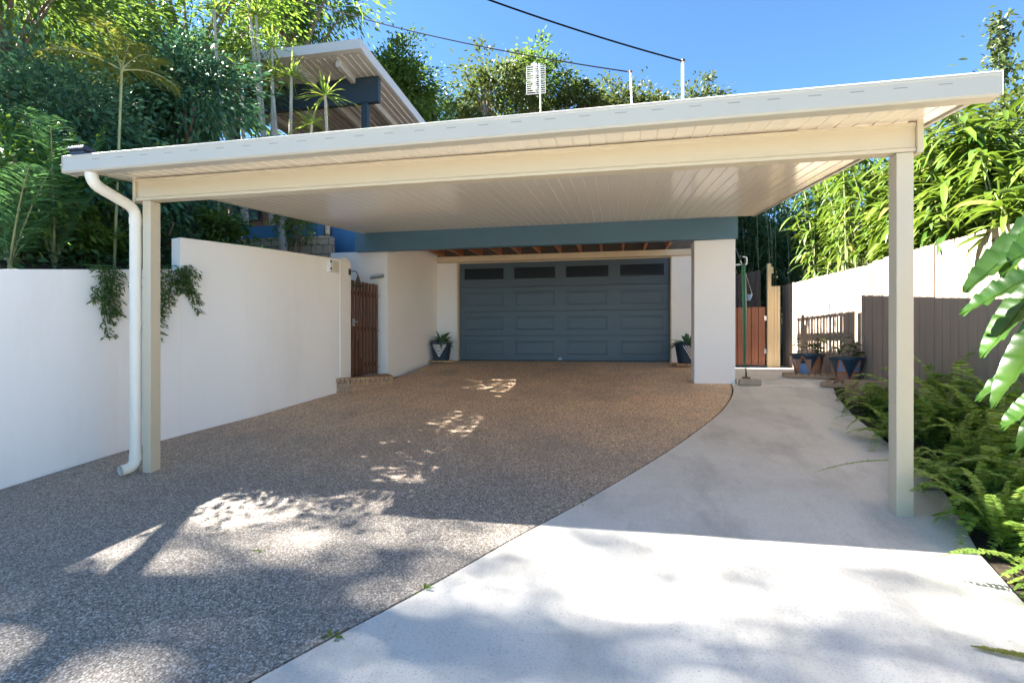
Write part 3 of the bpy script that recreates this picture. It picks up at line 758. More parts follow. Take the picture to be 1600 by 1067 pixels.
mb=MB(); mb.box(gX(1196.5)+.025,gX(1203)+.02,FY-.03,FY+.06,pz-.1,at(1200,412,FY).z); part('post',mb,M['fencecream'],t,bevel=.004)
mb=MB(); mb.box(gX(1203)+.02,gX(1206)+.03,FY-.0,FY+.05,at(1200,420,FY).z-.1,at(1200,417,FY).z); part('latch_block',mb,M['fencecream'],t)
xa,xb=gX(1203)+.024,gX(1220)-.01
for i in range(3):
    mb=MB(); a=xa+(xb-xa)*i/3; mb.box(a+.002,a+(xb-xa)/3-.002,FY,FY+.025,pz-.05,at(1210,447,FY).z); part('board',mb,M['fencecream'],t,bevel=.002)

FX=3.66
t=thing('paling_fence','long beige painted timber paling fence along the right boundary','fence',(FX,7.5,0))
y=1.0; i=0
while y<12.15:
    wd=.145 if y<8.15 else .125
    zt = (2.30+.022*(y-5.5)) if y<8.15 else (2.315+.03*(y-8.15))
    zt += rng.normal()*.006
    off=.006*(i%2)+rng.normal()*.002
    zb=(G(y)if y<9 else pathz(y))-.1
    mb=MB(); mb.box(FX+off,FX+.02+off,y+.006,y+wd-.006,zb,zt)
    part('paling',mb,M['fence'],t)
    y+=wd; i+=1
for ya,yb in ((1,8.1),(8.2,12.1)):
    for h in (.45,1.5):
        mb=MB(); mb.hexa([(FX+.026,ya,G(ya)*.4+.5+h-.35),(FX+.07,ya,G(ya)*.4+.5+h-.35),(FX+.07,yb,G(yb)*.4+.5+h-.35),(FX+.026,yb,G(yb)*.4+.5+h-.35),(FX+.026,ya,G(ya)*.4+.6+h-.35),(FX+.07,ya,G(ya)*.4+.6+h-.35),(FX+.07,yb,G(yb)*.4+.6+h-.35),(FX+.026,yb,G(yb)*.4+.6+h-.35)]); part('rail',mb,M['fence'],t)
for yp in (2.6,5.4,8.15,10.2,12.1):
    mb=MB(); mb.box(FX+.075,FX+.16,yp,yp+.09,.0,2.3); part('post',mb,M['fence'],t)
t=thing('hanging_basket','small blue pot hanging on wires in front of the dark board fence','hanging pot',at(1168,465,9.4))
h=at(1168,465,9.4)
mb=MB(); mb.lathe([(.045,-.05),(.075,.03),(.08,.05),(.065,.05)],16,h); part('pot',mb,M['psky'],t,smooth=True)
mb=MB()
for a in (0,2.1,4.2): mb.tube([h+Vector((.075*math.cos(a),.075*math.sin(a),.05)),h+Vector((-.03,0,.42))],.003,5)
mb.tube([h+Vector((-.03,0,.42)),h+Vector((-.22,.3,1.15))],.003,5); part('hanger',mb,M['metal'],t)
f=Fol(); k=26; f.add(np.tile(h+Vector((-.05,0,.07)),(k,1)),rdirs(k)+np.array([0,0,.3]),.11,.03,.6,3); f.part('leaves',M['l_dark'],t)

# ------------------------------------------------------------------ houses behind
hh=thing('main_house','two storey house with brown timber wall and high skillion roof above the garden','house',(-8,12,3))
mb=MB(); mb.box(-13,-4.55,11.6,12.0,1.5,5.6); part('timber_wall',mb,M['timberwall'],hh)
for a in range(24):
    mb=MB(); x=-13+.35*a
    if x<-4.7: mb.box(x,x+.02,11.575,11.598,1.6,5.6); part('cover_strip',mb,M['darkboard'],hh)
wp=at(387,330,11.55)
mb=MB(); mb.box(wp.x-.35,wp.x+.35,11.53,11.573,wp.z-.25,wp.z+.35); wn=part('window',mb,M['panelglass'],hh)
mb=MB(); mb.box(-12,-4.4,9.30,9.42,2.9,3.56); part('fascia',mb,M['fascblue'],hh)
mb=MB(); mb.box(-12,-4.5,9.42,11.6,3.50,3.60); part('deck_floor',mb,M['deck'],hh)
bp=at(497,347,9.28)
mb=MB(); mb.box(bp.x-.05,bp.x+.05,9.18,9.298,2.95,bp.z+.10); mb.box(bp.x-.19,bp.x+.05,9.19,9.29,bp.z+.102,bp.z+.16); part('stub_post',mb,M['fascblue'],hh)
# skillion roof
X1,X0=-5.27,-9.4; Y0,Y1=10.0,16.5
def uz(y): return 7.40-.04*(y-10)
mb=MB(); mb.hexa([(X0,Y0+.16,uz(Y0)),(X1-.05,Y0+.16,uz(Y0)),(X1-.05,Y1,uz(Y1)),(X0,Y1,uz(Y1)),(X0,Y0+.16,uz(Y0)+.12),(X1-.05,Y0+.16,uz(Y0)+.12),(X1-.05,Y1,uz(Y1)+.12),(X0,Y1,uz(Y1)+.12)])
x=X0+.1
while x<X1-.15:
    w_=.03; mb.hexa([(x,Y0+.2,uz(Y0)-.02),(x+w_,Y0+.2,uz(Y0)-.02),(x+w_,Y1,uz(Y1)-.02),(x,Y1,uz(Y1)-.02),(x-.01,Y0+.2,uz(Y0)),(x+w_+.01,Y0+.2,uz(Y0)),(x+w_+.01,Y1,uz(Y1)),(x-.01,Y1,uz(Y1))]); x+=.16
part('roof',mb,M['upsoffit'],hh)
mb=MB(); mb.prism([(X0,Y0,uz(Y0)),(X0,Y0+.15,uz(Y0)),(X0,Y0+.15,uz(Y0)+.2),(X0,Y0-.01,uz(Y0)+.2)],(X1-X0+.02,0,0)); part('fascia_gutter',mb,M['upfascia'],hh)
mb=MB(); mb.hexa([(X1-.048,Y0+.152,uz(Y0)-.02),(X1+.02,Y0+.152,uz(Y0)-.02),(X1+.02,Y1,uz(Y1)-.02),(X1-.048,Y1,uz(Y1)-.02),(X1-.048,Y0+.152,uz(Y0)+.2),(X1+.02,Y0+.152,uz(Y0)+.2),(X1+.02,Y1,uz(Y1)+.2),(X1-.048,Y1,uz(Y1)+.2)]); part('barge',mb,M['upfascia'],hh)
for yb in (11.0,14.2):
    mb=MB(); mb.box(X0,X1-.06,yb,yb+.12,uz(yb)-.62,uz(yb)-.03); part('beam',mb,M['beamdark'],hh)
for x in (-6.0,-7.0,-8.0,-9.0):
    mb=MB(); mb.box(x,x+.12,Y0+.3,Y1,uz(Y1)-.15,uz(Y0)-.03-.02) if False else mb.hexa([(x,Y0+.3,uz(Y0)-.16),(x+.1,Y0+.3,uz(Y0)-.16),(x+.1,Y1,uz(Y1)-.16),(x,Y1,uz(Y1)-.16),(x,Y0+.3,uz(Y0)-.022),(x+.1,Y0+.3,uz(Y0)-.022),(x+.1,Y1,uz(Y1)-.022),(x,Y1,uz(Y1)-.022)])
    part('rafter',mb,M['upsoffit'],hh)
for x in (-5.75,-9.2):
    mb=MB(); mb.box(x,x+.14,11.0,11.12,3.6,6.76); part('post',mb,M['beamdark'],hh)
mb=MB(); mb.box(-12,-5.4,15.0,15.3,3,7.0); part('upper_wall',mb,M['darkboard'],hh)
t=thing('rear_house','low roofed rear wing behind the garage carrying the aerial and cable masts','house',(-.5,14.5,3))
mb=MB(); mb.box(-4.4,2.2,11.9,17,2.5,5.9); part('wall',mb,M['timberwall'],t)
mb=MB(); mb.hexa([(-4.6,11.6,5.9),(2.4,11.6,5.9),(2.4,17.3,5.7),(-4.6,17.3,5.7),(-4.6,11.6,6.05),(2.4,11.6,6.05),(2.4,17.3,5.85),(-4.6,17.3,5.85)]); part('roof',mb,M['upfascia'],t)

t=thing('brick_garden_wall','tan brick garden wall behind the tall white wall','wall',(-6.5,8.8,2.5))
mb=MB(); mb.box(-8.2,-5.2,8.72,8.90,2.0,3.12); part('wall',mb,M['brick2'],t,bevel=.008)
mb=MB()
for i in range(25): mb.box(-8.2+i*.12,-8.2+i*.12+.112,8.70,8.92,3.122,3.18)
part('coping',mb,M['brick2'],t,bevel=.006)
ow=Vector((-5.27,8.8,3.18)); ow=Vector((-5.24,8.62,2.95))
t=thing('owl_ornament','dark ornament with rough tan front standing on the brick wall end','ornament',(-5.24,8.80,3.18))
c=Vector((-5.28,8.80,3.181))
mb=MB(); mb.lathe([(.05,0),(.075,.03),(.08,.12),(.07,.20),(.055,.24),(.06,.28),(.045,.33),(.01,.345)],16,c); part('body',mb,M['owldark'],t,smooth=True)
mb=MB(); mb.obox(c+Vector((.03,-.065,.11)),(.085,.05,.19)); part('front',mb,M['owlpale'],t,bevel=.02)
mb=MB()
for s in (-1,1): mb.lathe([(.018,.0),(.001,.05)],8,c+Vector((s*.032,0,.31)))
part('ear',mb,M['owldark'],t)

# aerial and masts
YA=12.6
t=thing('tv_aerial','white grid television aerial on a mast above the carport roof','aerial',at(845,160,YA))
a=at(846,158,YA); mb=MB(); mb.tube([Vector((a.x,YA,5.85)),at(843,100,YA)],.018,8); part('mast',mb,M['white'],t)
tl=at(824,103,YA); br=at(853,152,YA+.25)
for k in range(2):
    mb=MB()
    za=br.z+(tl.z-br.z)*(.0 if k==0 else .52); zb=za+(tl.z-br.z)*.46
    for i in range(7):
        z=za+(zb-za)*i/6; mb.tube([(tl.x,YA-.10,z-.06),(br.x,YA+.15,z+.06)],.009,6)
    for x_,s in ((tl.x,-1),(br.x,1),((tl.x+br.x)/2,0)): mb.tube([(x_,YA+.025+s*.125,za+s*.06),(x_,YA+.025+s*.125,zb+s*.06)],.008,6)
    part('grid',mb,M['aerial'],t)
mb=MB(); mb.tube([((tl.x+br.x)/2-.03,YA-.1,br.z),((tl.x+br.x)/2-.03,YA-.1,tl.z)],.022,8)
for z in (.1,.35,.6,.9): mb.box((tl.x+br.x)/2-.10,(tl.x+br.x)/2+.04,YA-.16,YA-.1,br.z+(tl.z-br.z)*z,br.z+(tl.z-br.z)*z+.03)
part('dipole_bar',mb,M['white'],t)
def mast(px0,px1,ytop,YM,label,r):
    top=at(px0,ytop,YM); base=at(px1,150,YM); base=Vector((base.x,base.y,5.85))
    t=thing('cable_mast',label,'mast',base,'service masts on the rear roof')
    mb=MB(); mb.tube([base,top],r,10); part('pole',mb,M['white'],t,smooth=True)
    mb=MB(); mb.tube([top-Vector((0,0,.02)),top+Vector((0,0,.03))],r*1.5,10); mb.tube([top+Vector((-.07,0,-.0)),top+Vector((.05,0,.01))],.02,8); part('cap',mb,M['bronze'],t)
    return top
tA=mast(985,990,113,12.6,'thin white mast with the thin cable left of the thicker mast',.022)
tB=mast(1067,1067,96,12.6,'thicker white mast with dark cable bracket above the carport roof',.035)
def cable(p,q,sag,r,label):
    mb=MB(); mb.tube([p.lerp(q,t)-Vector((0,0,sag*4*t*(1-t))) for t in np.linspace(0,1,30)],r,6)
    o=part('overhead_cable',mb,M['cable'],None,smooth=True); tag(o,label,'cable',group='overhead cables')
cable(tA,at(430,-12,16),.25,.016,'thin black overhead cable running left into the tall trees')
cable(tB,at(560,-78,9.0),.12,.02,'thick black overhead cable from the thicker mast to the upper left')

# ------------------------------------------------------------------ vegetation : left garden
def P3(x,y,Y): return np.array(at(x,y,Y))
def hz(x,y): return ter(x,y)
def on_hill(p): return (p[0],p[1],hz(p[0],p[1])-.05)
# big trees
tree('backlit_tree','tall leafy tree with bright backlit crown at the upper left','tree',on_hill((-10.5,11.0)),tuple(P3(300,20,11)),(3.6,2.2,2.6),'l_bright',85,130,.75,.14,.06,trunk_r=.2)
tree('broad_tree','broad green tree behind the high skillion roof','tree',on_hill((-13,19)),tuple(P3(462,5,19)),(2.5,2.2,2.6),'l_mid',100,110,.75,.22,.085,trunk_r=.28)
tree('rounded_tree','rounded dark green tree right of the high skillion roof','tree',on_hill((-9.0,21)),tuple(P3(622,150,21)+np.array([0,0,-.3])),(1.7,1.8,2.2),'l_mid',120,120,.55,.22,.085,trunk_r=.25)
tree('far_left_tree','dense dark tree filling the far left of the garden','tree',on_hill((-12.5,8.5)),tuple(P3(60,80,9)),(3.0,2.0,2.8),'l_mid',80,110,.8,.16,.06,trunk_r=.2)
# shrubs
def shrub(name,label,c,rad,mat,nclump=26,per=90,clr=.4,L=.1,W=.045,droop=.3,trunk=.05):
    b=on_hill((c[0],c[1]))
    return tree(name,label,'shrub',b,tuple(c),rad,mat,nclump,per,clr,L,W,trunk_r=trunk,limbs=10,droop=droop)
shrub('dark_shrub','large dark blue green shrub above the left half of the carport roof',P3(290,165,7.2),(1.15,.8,.75),'l_blue',60,110,.4,.11,.05)
shrub('leafy_shrub','mid green shrub between the dark shrub and the pale branching stems',P3(365,140,9.9),(.85,.35,1.15),'l_mid',30,100,.4,.11,.04)
shrub('loose_shrub','loose green shrub behind the tall palm fronds at the left edge',P3(90,230,7.5),(1.7,.8,1.6),'l_dark',60,100,.5,.12,.05)
shrub('backing_shrub','dark shrub behind the downpipe under the roof edge',P3(150,320,7.0),(1.3,.7,.9),'l_dark',50,100,.45,.11,.05)
shrub('sunlit_shrub','sunlit yellow green shrub low at the left edge above the wall',P3(20,330,4.9),(.55,.45,.5),'l_bright',30,80,.3,.075,.04)
shrub('low_shrub','low bright green shrub along the top of the low wall',P3(120,385,5.1),(.7,.3,.28),'l_bright',36,80,.25,.07,.035)
shrub('corner_shrub','small dark shrub in the corner beside the tall wall end',P3(255,385,5.9),(.28,.25,.35),'l_dark',22,70,.2,.06,.03)
shrub('under_roof_shrub','blue green shrub under the roof beside the tall wall top',P3(290,350,7.2),(.6,.5,.45),'l_blue',30,80,.3,.09,.045)
shrub('small_shrub','small green shrub behind the sloping wall top',P3(345,360,6.7),(.3,.25,.22),'l_mid',22,70,.2,.08,.045)
shrub('thin_shrub','thin leafy shrub in front of the brick garden wall',P3(465,350,8.4),(.32,.25,.42),'l_mid',22,45,.2,.07,.03,trunk=.02)
tree('backdrop_tree','dense mid green tree deep behind the dark shrub','tree',on_hill((-11.5,13.2)),tuple(P3(250,190,13)),(3.6,1.6,2.6),'l_mid',110,110,.8,.2,.075,trunk_r=.2)
tree('backdrop_tree','dense dark tree deep behind the palm fronds at the left edge','tree',on_hill((-14,10.5)),tuple(P3(40,260,10.5)),(3.2,1.5,2.6),'l_dark',100,110,.8,.2,.075,trunk_r=.2)
shrub('bank_shrub','bushy bright green shrub on the bank above the low wall',(-6.35,4.3,2.75),(.75,.8,.75),'l_bright',60,100,.35,.085,.04)
shrub('bank_shrub','bushy dark shrub on the bank behind the carport post',(-6.6,5.9,3.1),(.8,.9,.85),'l_dark',60,100,.35,.09,.04)
shrub('bank_shrub','tall dark shrub on the bank above the carport gutter end',(-6.5,5.0,3.7),(.7,1.1,.8),'l_blue',70,110,.35,.09,.04)
shrub('bank_shrub','tall dark shrub on the bank beside the middle of the roof edge',(-7.7,7.0,4.7),(.8,1.2,.9),'l_dark',80,110,.35,.09,.04)
# palm at the left
def palm(label,base,crown,n,length,droop,ll,lw,mat,leafn=46,updir=.9,trunk_r=.05,name='palm'):
    t=thing(name,label,'palm',tuple(base)); f=Fol(); mb=MB()
    for i in range(n):
        a=6.283*(i+rng.random()*.6)/n; el=updir+(rng.random()-.5)*.7
        d=(math.cos(a)*math.cos(el),math.sin(a)*math.cos(el),math.sin(el))
        add_frond(f,mb,crown,d,length*(.75+.4*rng.random()),droop*(.6+.8*rng.random()),leafn,ll,lw,50,.35,.012,nseg=3)
    f.part('fronds',M[mat],t); part('stalks',mb,M['cane'],t)
    mb=MB(); mb.tube(bez(base,(Vector(base)+Vector(crown))/2,crown,6),list(np.linspace(trunk_r*1.2,trunk_r,6)),10); part('trunk',mb,M['cane'],t,smooth=True)
    return t
palm('tall palm with long blue green feathery fronds at the left edge',on_hill(P3(85,425,4.5)[:2]),P3(85,415,4.5),9,2.15,.28,.42,.022,'l_frond',56,1.3,.025)
palm('slender palm with golden yellow fronds above the dark shrub',on_hill(P3(178,395,5.0)[:2]),P3(190,110,5.0),9,.8,.4,.36,.011,'l_yellow',34,.6,.014)
palm('young palm with arching fronds behind the gutter end',on_hill(P3(20,420,3.9)[:2]),P3(15,415,3.9),7,1.7,.3,.36,.02,'l_frond',50,1.25,.02)
palm('feathery palm high at the upper left corner',on_hill((-8.8,7.5)),P3(80,60,7.4),10,1.9,.6,.45,.028,'l_mid',46,.7,.06)
# broad leaf clump under the roof end
t=thing('broad_leaf_clump','clump of long broad dark green leaves beside the downpipe','plant',on_hill(P3(95,375,5.4)[:2]))
f=Fol(); 
for px,py in ((70,350),(105,360),(150,365)):
    strap_plant(f,tuple(P3(px,py+20,5.5)),7,.85,.15,.35,.45,7,1.1,.35,lambda t:math.sin(math.pi*min(1,.08+t*.92))**.6)
f.part('leaves',M['l_bright'],t)
t=thing('red_cordyline','slim cordyline with dark red leaves at the left under the roof','plant',on_hill(P3(100,320,6.3)[:2]))
f=Fol(); strap_plant(f,tuple(P3(98,312,6.3)),16,.28,.05,.6,.5,5,.7); strap_plant(f,tuple(P3(135,322,6.3)),10,.2,.04,.6,.5,5,.7); f.part('leaves',M['l_red'],t)
mb=MB(); b=on_hill(P3(100,320,6.3)[:2]); mb.tube([b,tuple(P3(98,312,6.3))],.012,6); mb.tube([b,tuple(P3(135,322,6.3))],.01,6); part('stem',mb,M['greybark'],t)
# dracaena with branching pale stems
def dracaena(label,base,tips,L,mat='l_drac',n=34,r=.05,group='branching dracaenas by the upper roof'):
    t=thing('dracaena',label,'tree',tuple(base),group); mb=MB(); f=Fol(); b=Vector(base)
    for i,tp in enumerate(tips):
        tp=Vector(tp); mid=b.lerp(tp,.55)+Vector((rng.normal()*.12,rng.normal()*.1,-.05))
        mb.tube(bez(b,mid,tp,9),list(np.linspace(r,r*.5,9)),7)
        strap_plant(f,tuple(tp),n,L,.035,.75,.35,4,.55,.3)
    part('stems',mb,M['greybark'],t,smooth=True); f.part('leaves',M[mat],t); return t
YD=9.5
onb=lambda p:(p[0],p[1],3.58)
dracaena('tall dracaena with pale forked stems reaching the top edge',onb(P3(425,215,YD)[:2]),[P3(400,25,YD),P3(425,75,YD-.2),P3(385,-25,YD)],.62)
dracaena('dracaena with a green rosette in front of the skillion roof gutter',onb(P3(447,215,YD-.4)[:2]),[P3(455,120,YD-.4),P3(425,120,YD-.2)],.56)
dracaena('dracaena with a single upright rosette below the blue roof beam',onb(P3(505,220,YD-.6)[:2]),[P3(508,150,YD-.6),P3(487,195,YD-.6)],.56)
dracaena('slim dracaena with drooping rosette left of the pale forked stems',onb(P3(385,215,YD-.3)[:2]),[P3(378,110,YD-.3),P3(335,15,YD-.3)],.55)
# pandanus like stems by timber wall
t=thing('cordyline_cluster','cluster of pale thin stems with strap leaves before the timber wall','plant',on_hill(P3(335,360,7.6)[:2]))
mb=MB(); f=Fol(); b=Vector(on_hill(P3(335,360,7.6)[:2]))
for px,py in ((324,308),(334,302),(341,306)):
    e=Vector(P3(px,py,7.6)); mb.tube(bez(b,(b+e)/2+Vector((.05,0,0)),e,6),[.017]*6,6); strap_plant(f,tuple(e),14,.4,.04,.6,.6,4,.5)
part('stems',mb,M['greybark'],t,smooth=True); f.part('leaves',M['l_dark'],t)
t=thing('strap_leaf_plant','bright strap leaf plant arching above the sloping white wall top','plant',on_hill(P3(372,370,6.9)[:2]))
f=Fol(); strap_plant(f,tuple(P3(362,378,6.8)),12,.5,.05,.4,.6,5,.8); f.part('leaves',M['l_bright'],t)
t=thing('young_tree','young tree with pale mottled trunk before the brick garden wall','tree',on_hill(P3(442,385,8.3)[:2]))
b=Vector(on_hill(P3(442,385,8.3)[:2])); mb=MB(); mb.tube([b,P3(442,380,8.3),P3(440,330,8.3),P3(436,300,8.3)],[.075,.07,.055,.04],10); part('trunk',mb,M['greybark'],t,smooth=True)
cc,pos,d=crown_pts(P3(452,270,8.4),(.5,.4,.4),14,60,.25); f=Fol(); f.add(pos,d,.09,.035,.3,2); f.part('crown',M['l_mid'],t)
# ground cover (stuff) on the bank
f=Fol(); n=15000
xs=rng.uniform(-13,-5.2,n); ysr=rng.uniform(1.0,11,n)
keep=np.array([x<wallx(y)-.27 if y<7.6 else x<-5.0 for x,y in zip(xs,ysr)]); xs,ysr=xs[keep],ysr[keep]
zs=np.array([hz(x,y) for x,y in zip(xs,ysr)])+rng.random(len(xs))*.22
f.add(np.stack([xs,ysr,zs],1),rdirs(len(xs))*np.array([1,1,.5])+np.array([0,0,.5]),.09+.08*rng.random(len(xs)),.05,.4,2)
tag(f.part('ground_cover',M['l_dark'],None),'low leafy ground cover over the garden bank','ground cover',kind='stuff')
# trailing plants over the wall
def trailing(label,y0,strands):
    x=sm(y0); z=1.355+.134*y0
    t=thing('trailing_plant',label,'plant',(x-.1,y0,z),'plants trailing over the low white wall'); mb=MB(); f=Fol()
    for yo,ln,sw in strands:
        p=[]; y=y0+yo
        for k in range(12):
            q=k/11; p.append(Vector((sm(y)+.03+.02*math.sin(q*5+yo*9)+.01,y+sw*q*q+.02*math.sin(q*7+yo*20),z+.134*yo+.03-ln*q)))
        p=[Vector((p[0].x-.15,p[0].y,p[0].z+.02))]+p
        mb.tube(p,.004,5)
        for k in range(1,len(p)-1):
            for sgn in (-1,1):
                for h in (0,.5):
                    q=(k+h)/12; b=p[k].lerp(p[k+1],h); m_=5
                    d=np.array([.45,sgn*(.85),-.15])+rng.normal(size=3)*.25; e=np.array(d)/np.linalg.norm(d)
                    Ls=(.12*(1-.6*q))*(.6+.7*rng.random())
                    tt=np.linspace(.15,1,m_)[:,None]
                    f.add(np.array(b)+e*Ls*tt+np.array([0,0,-.3])*Ls*tt**2,np.tile(e,(m_,1))+rng.normal(size=(m_,3))*.6,.042,.016,.3,2)
    part('stems',mb,M['l_trail'],t); f.part('leaves',M['l_trail'],t)
trailing('asparagus fern trailing down the low wall left of the downpipe',4.24,[(0,.74,.06),(.05,.6,.03),(-.05,.36,-.02),(.08,.5,.05),(-.02,.5,.08)])
trailing('bushy asparagus fern trailing beside the right of the carport post',4.93,[(-.17,.85,-.02),(-.13,.6,.0),(-.05,.42,.03),(.03,.3,.06),(.1,.30,.10),(.16,.55,.16),(.12,.4,.14),(-.2,.55,-.02)])

# ------------------------------------------------------------------ vegetation : behind
for i,(px,py,Y,rx,rzz,lab) in enumerate([(705,165,24,1.6,2.2,'dark low tree at the left end of the hill trees'),(770,125,22,2.0,3.0,'yellow green bushy tree left of the aerial'),(835,115,24,2.0,2.6,'tall green tree right behind the aerial'),(890,145,25,1.8,2.2,'green tree just right of the aerial'),(960,150,27,2.0,2.0,'olive tree behind the thin mast'),(1020,150,27,1.8,1.7,'small tree between the two masts'),(1085,150,27,1.9,1.8,'sparse hill tree behind the thicker mast')]):
    rx*=.8; rzz*=.8; c=P3(px,py+38,Y); b=(c[0],c[1],ter(c[0],c[1])-.2)
    tree('hill_tree',lab,'tree',b,tuple(c),(rx,1.6,rzz),['l_dark','l_hill','l_mid','l_hill','l_olive','l_olive','l_olive'][i],70,62,.5,.24,.10,group='trees on the hill behind the roof',trunk_r=.2)

# ------------------------------------------------------------------ vegetation : right
def blades(name,label,x0,x1,y0,y1,z0,z1,nst,perst,L,W,mat,cat='bamboo',group=None,bend=.25,dpar=.55):
    t=thing(name,label,cat,((x0+x1)/2,(y0+y1)/2,ter((x0+x1)/2,(y0+y1)/2)),group); mb=MB(); f=Fol()
    for i in range(nst):
        x=rng.uniform(x0,x1); y=rng.uniform(y0,y1); h=rng.uniform(z1-(z1-z0)*.55,z1); b=Vector((x,y,ter(x,y)-.05))
        a=rng.random()*6.28; tip=Vector((x+bend*math.cos(a)*h*.35-.12,y+bend*math.sin(a)*h*.35,h)); mid=Vector((x,y,h*.7)); path=bez(b,mid,tip,8)
        mb.tube(path,list(np.linspace(.016,.006,8)),5)
        n=perst; k=rng.random(n)**.7; lo=max(0,(z0-b.z)/(h-b.z)); tt=lo+(1-lo)*k
        pos=np.array([np.array(bez(b,mid,tip,2)[0])*0+np.array((b*(1-q)**2+mid*2*q*(1-q)+tip*q*q)) for q in tt])
        aa=rng.random(n)*6.28; el=.15+rng.normal(size=n)*.35
        d=np.stack([np.cos(aa)*np.cos(el),np.sin(aa)*np.cos(el),np.sin(el)],1)
        pos=pos+d*.05
        f.add(pos,d,L*(.6+.7*rng.random(n)),W*(.7+.5*rng.random(n)),dpar*(.5+rng.random(n)),4,.3,lambda t:math.sin(math.pi*min(1,.1+t*.9))**.6,roll=.3)
    part('canes',mb,M['cane'],t,smooth=True); f.part('leaves',M[mat],t); return t
blades('bamboo_clump','bright broad leaf bamboo behind the fence nearest the carport post',4.0,5.6,4.0,6.6,1.9,3.2,64,52,.36,.07,'l_bamboo',group='bamboo behind the beige fence')
blades('bamboo_clump','bright broad leaf bamboo arching over the middle of the beige fence',3.95,5.6,6.6,9.2,2.1,4.0,80,56,.36,.066,'l_bamboo',group='bamboo behind the beige fence')
blades('bamboo_clump','fine leaf bamboo at the far end of the beige fence',3.9,5.6,9.2,12.0,2.2,5.0,76,60,.32,.048,'l_bamboo',group='bamboo behind the beige fence')
blades('dark_bamboo','dark shaded bamboo behind the side gate',2.2,5.2,13.0,15.0,1.5,6.0,130,60,.30,.04,'l_dark')
shrub('shade_shrub','dark tree behind the side gate under the roof corner',(3.4,16,3.8),(2.6,1.2,2.6),'l_dark',170,120,.6,.16,.06)
shrub('backing_hedge','dark hedge filled in behind the bright bamboo',(6.4,9.0,2.3),(.7,4.0,1.4),'l_mid',120,110,.6,.17,.06)
tree('fence_tree','yellow green small leaf tree above the bamboo at the right edge','tree',(7.6,9,.9),tuple(P3(1580,190,9)+np.array([.35,0,-.45])),(1.4,1.3,1.1),'l_hill',90,100,.45,.12,.05,trunk_r=.12)
t=thing('slender_tree','slender leafy shoot rising alone above the carport roof corner','tree',(6.6,10,1.0))
mb=MB(); mb.tube([(6.6,10,.8),tuple(P3(1568,150,10)),tuple(P3(1562,30,10))],[.06,.03,.01],7); part('trunk',mb,M['bark'],t,smooth=True)
f=Fol(); 
for k in range(26):
    q=k/25; c=np.array(P3(1562+10*math.sin(k*2.1),122-95*q,10)); n=16; f.add(c+rng.normal(size=(n,3))*.065,rdirs(n)+np.array([0,0,.3]),.12,.05,.3,2)
f.part('crown',M['l_olive'],t)

# ferns : three shapes, then copies
def fern_proto(n,length,seedup):
    f=Fol(); mb=MB()
    for i in range(n):
        a=6.283*(i+rng.random()*.8)/n; el=seedup+(rng.random()-.5)*.9
        d=(math.cos(a)*math.cos(el),math.sin(a)*math.cos(el),math.sin(el))
        add_frond(f,mb,(0,0,0),d,length*(.65+.5*rng.random()),.55*(.5+rng.random()),36,.066,.028,80,.15,.003,start=.06)
    return f,mb
protos=[]
for k in range(3):
    f,mb=fern_proto(22,1.05,1.15); protos.append((f.mesh('fronds'),mb))
for me,_ in protos: me.materials.append(M['l_fern']); me.shade_smooth()
rach=[]
for me,mb in protos:
    m2=bpy.data.meshes.new('stalks'); m2.from_pydata(mb.v,[],mb.f); m2.materials.append(M['l_fern']); rach.append(m2)
flabs=['fern clump at the front right corner of the path','fern just behind the right carport post','fern leaning over the path edge left of the post','fern beside the timber planter box','tall fern against the beige fence','fern between the post and the big leaf plant','fern under the big wavy leaves','fern behind the planter box','low fern spilling onto the sunlit path edge','fern at the foot of the fence by the post','dense fern in the middle of the bed','fern at the right edge of the picture','small fern by the nearer pallet','fern in the shade along the fence','sunlit fern at the lower right corner of the bed','bright sunlit fern nearest the camera at the path edge','upright fern between the big leaf plant and the fence','sunlit fern just in front of the roof shadow line','fern arching out beside the post foot','fern drooping over the path edge just right of the post foot','fern drooping over the shaded path edge behind the post','fern hanging over the path edge further back in the shade','small fern on the path edge at the roof shadow line']
fpos=[(2.62,3.55,1.0),(2.72,4.35,1.0),(2.98,5.5,.95),(3.12,6.9,.9),(3.42,5.0,1.5),(2.95,3.95,1.3),(2.75,2.95,.95),(3.42,6.4,1.35),(2.42,3.05,.7),(3.42,4.3,1.6),(3.05,4.7,1.35),(3.1,3.4,1.3),(3.22,7.55,.7),(3.4,5.8,1.45),(2.45,2.75,1.0),(2.32,2.95,.85),(3.3,3.0,1.5),(2.75,3.25,1.1),(2.62,3.85,1.05),(2.36,3.85,.85),(2.58,4.55,.9),(2.74,5.7,.85),(2.3,3.6,.8)]
for i,(x,y,s_) in enumerate(fpos):
    t=thing('fern',flabs[i],'fern',(x,y,ter(x,y)+.03),'ferns in the right garden bed'); t.rotation_euler=(0,0,rng.random()*6.28); t.scale=(s_,)*3
    a=bpy.data.objects.new('fronds',protos[i%3][0]); COL.objects.link(a); a.parent=t
    b=bpy.data.objects.new('stalks',rach[i%3]); COL.objects.link(b); b.parent=t
# bed under-planting
f=Fol(); n=1800; ysr=rng.uniform(1.2,8.2,n); xs=np.array([pex(y)+.12+rng.random()*(3.62-pex(y)-.12) for y in ysr])
zs=np.array([ter(x,y) for x,y in zip(xs,ysr)])+.02+.16*rng.random(n)*np.clip((xs-np.array([pex(y) for y in ysr]))/.6,0.1,1)
f.add(np.stack([xs,ysr,zs],1),rdirs(n)*np.array([1,1,.5])+np.array([0,0,.35]),.10+.08*rng.random(n),.03,.4,2)
tag(f.part('bed_ground_cover',M['l_mid'],None),'low leafy under planting between the ferns','ground cover',kind='stuff')
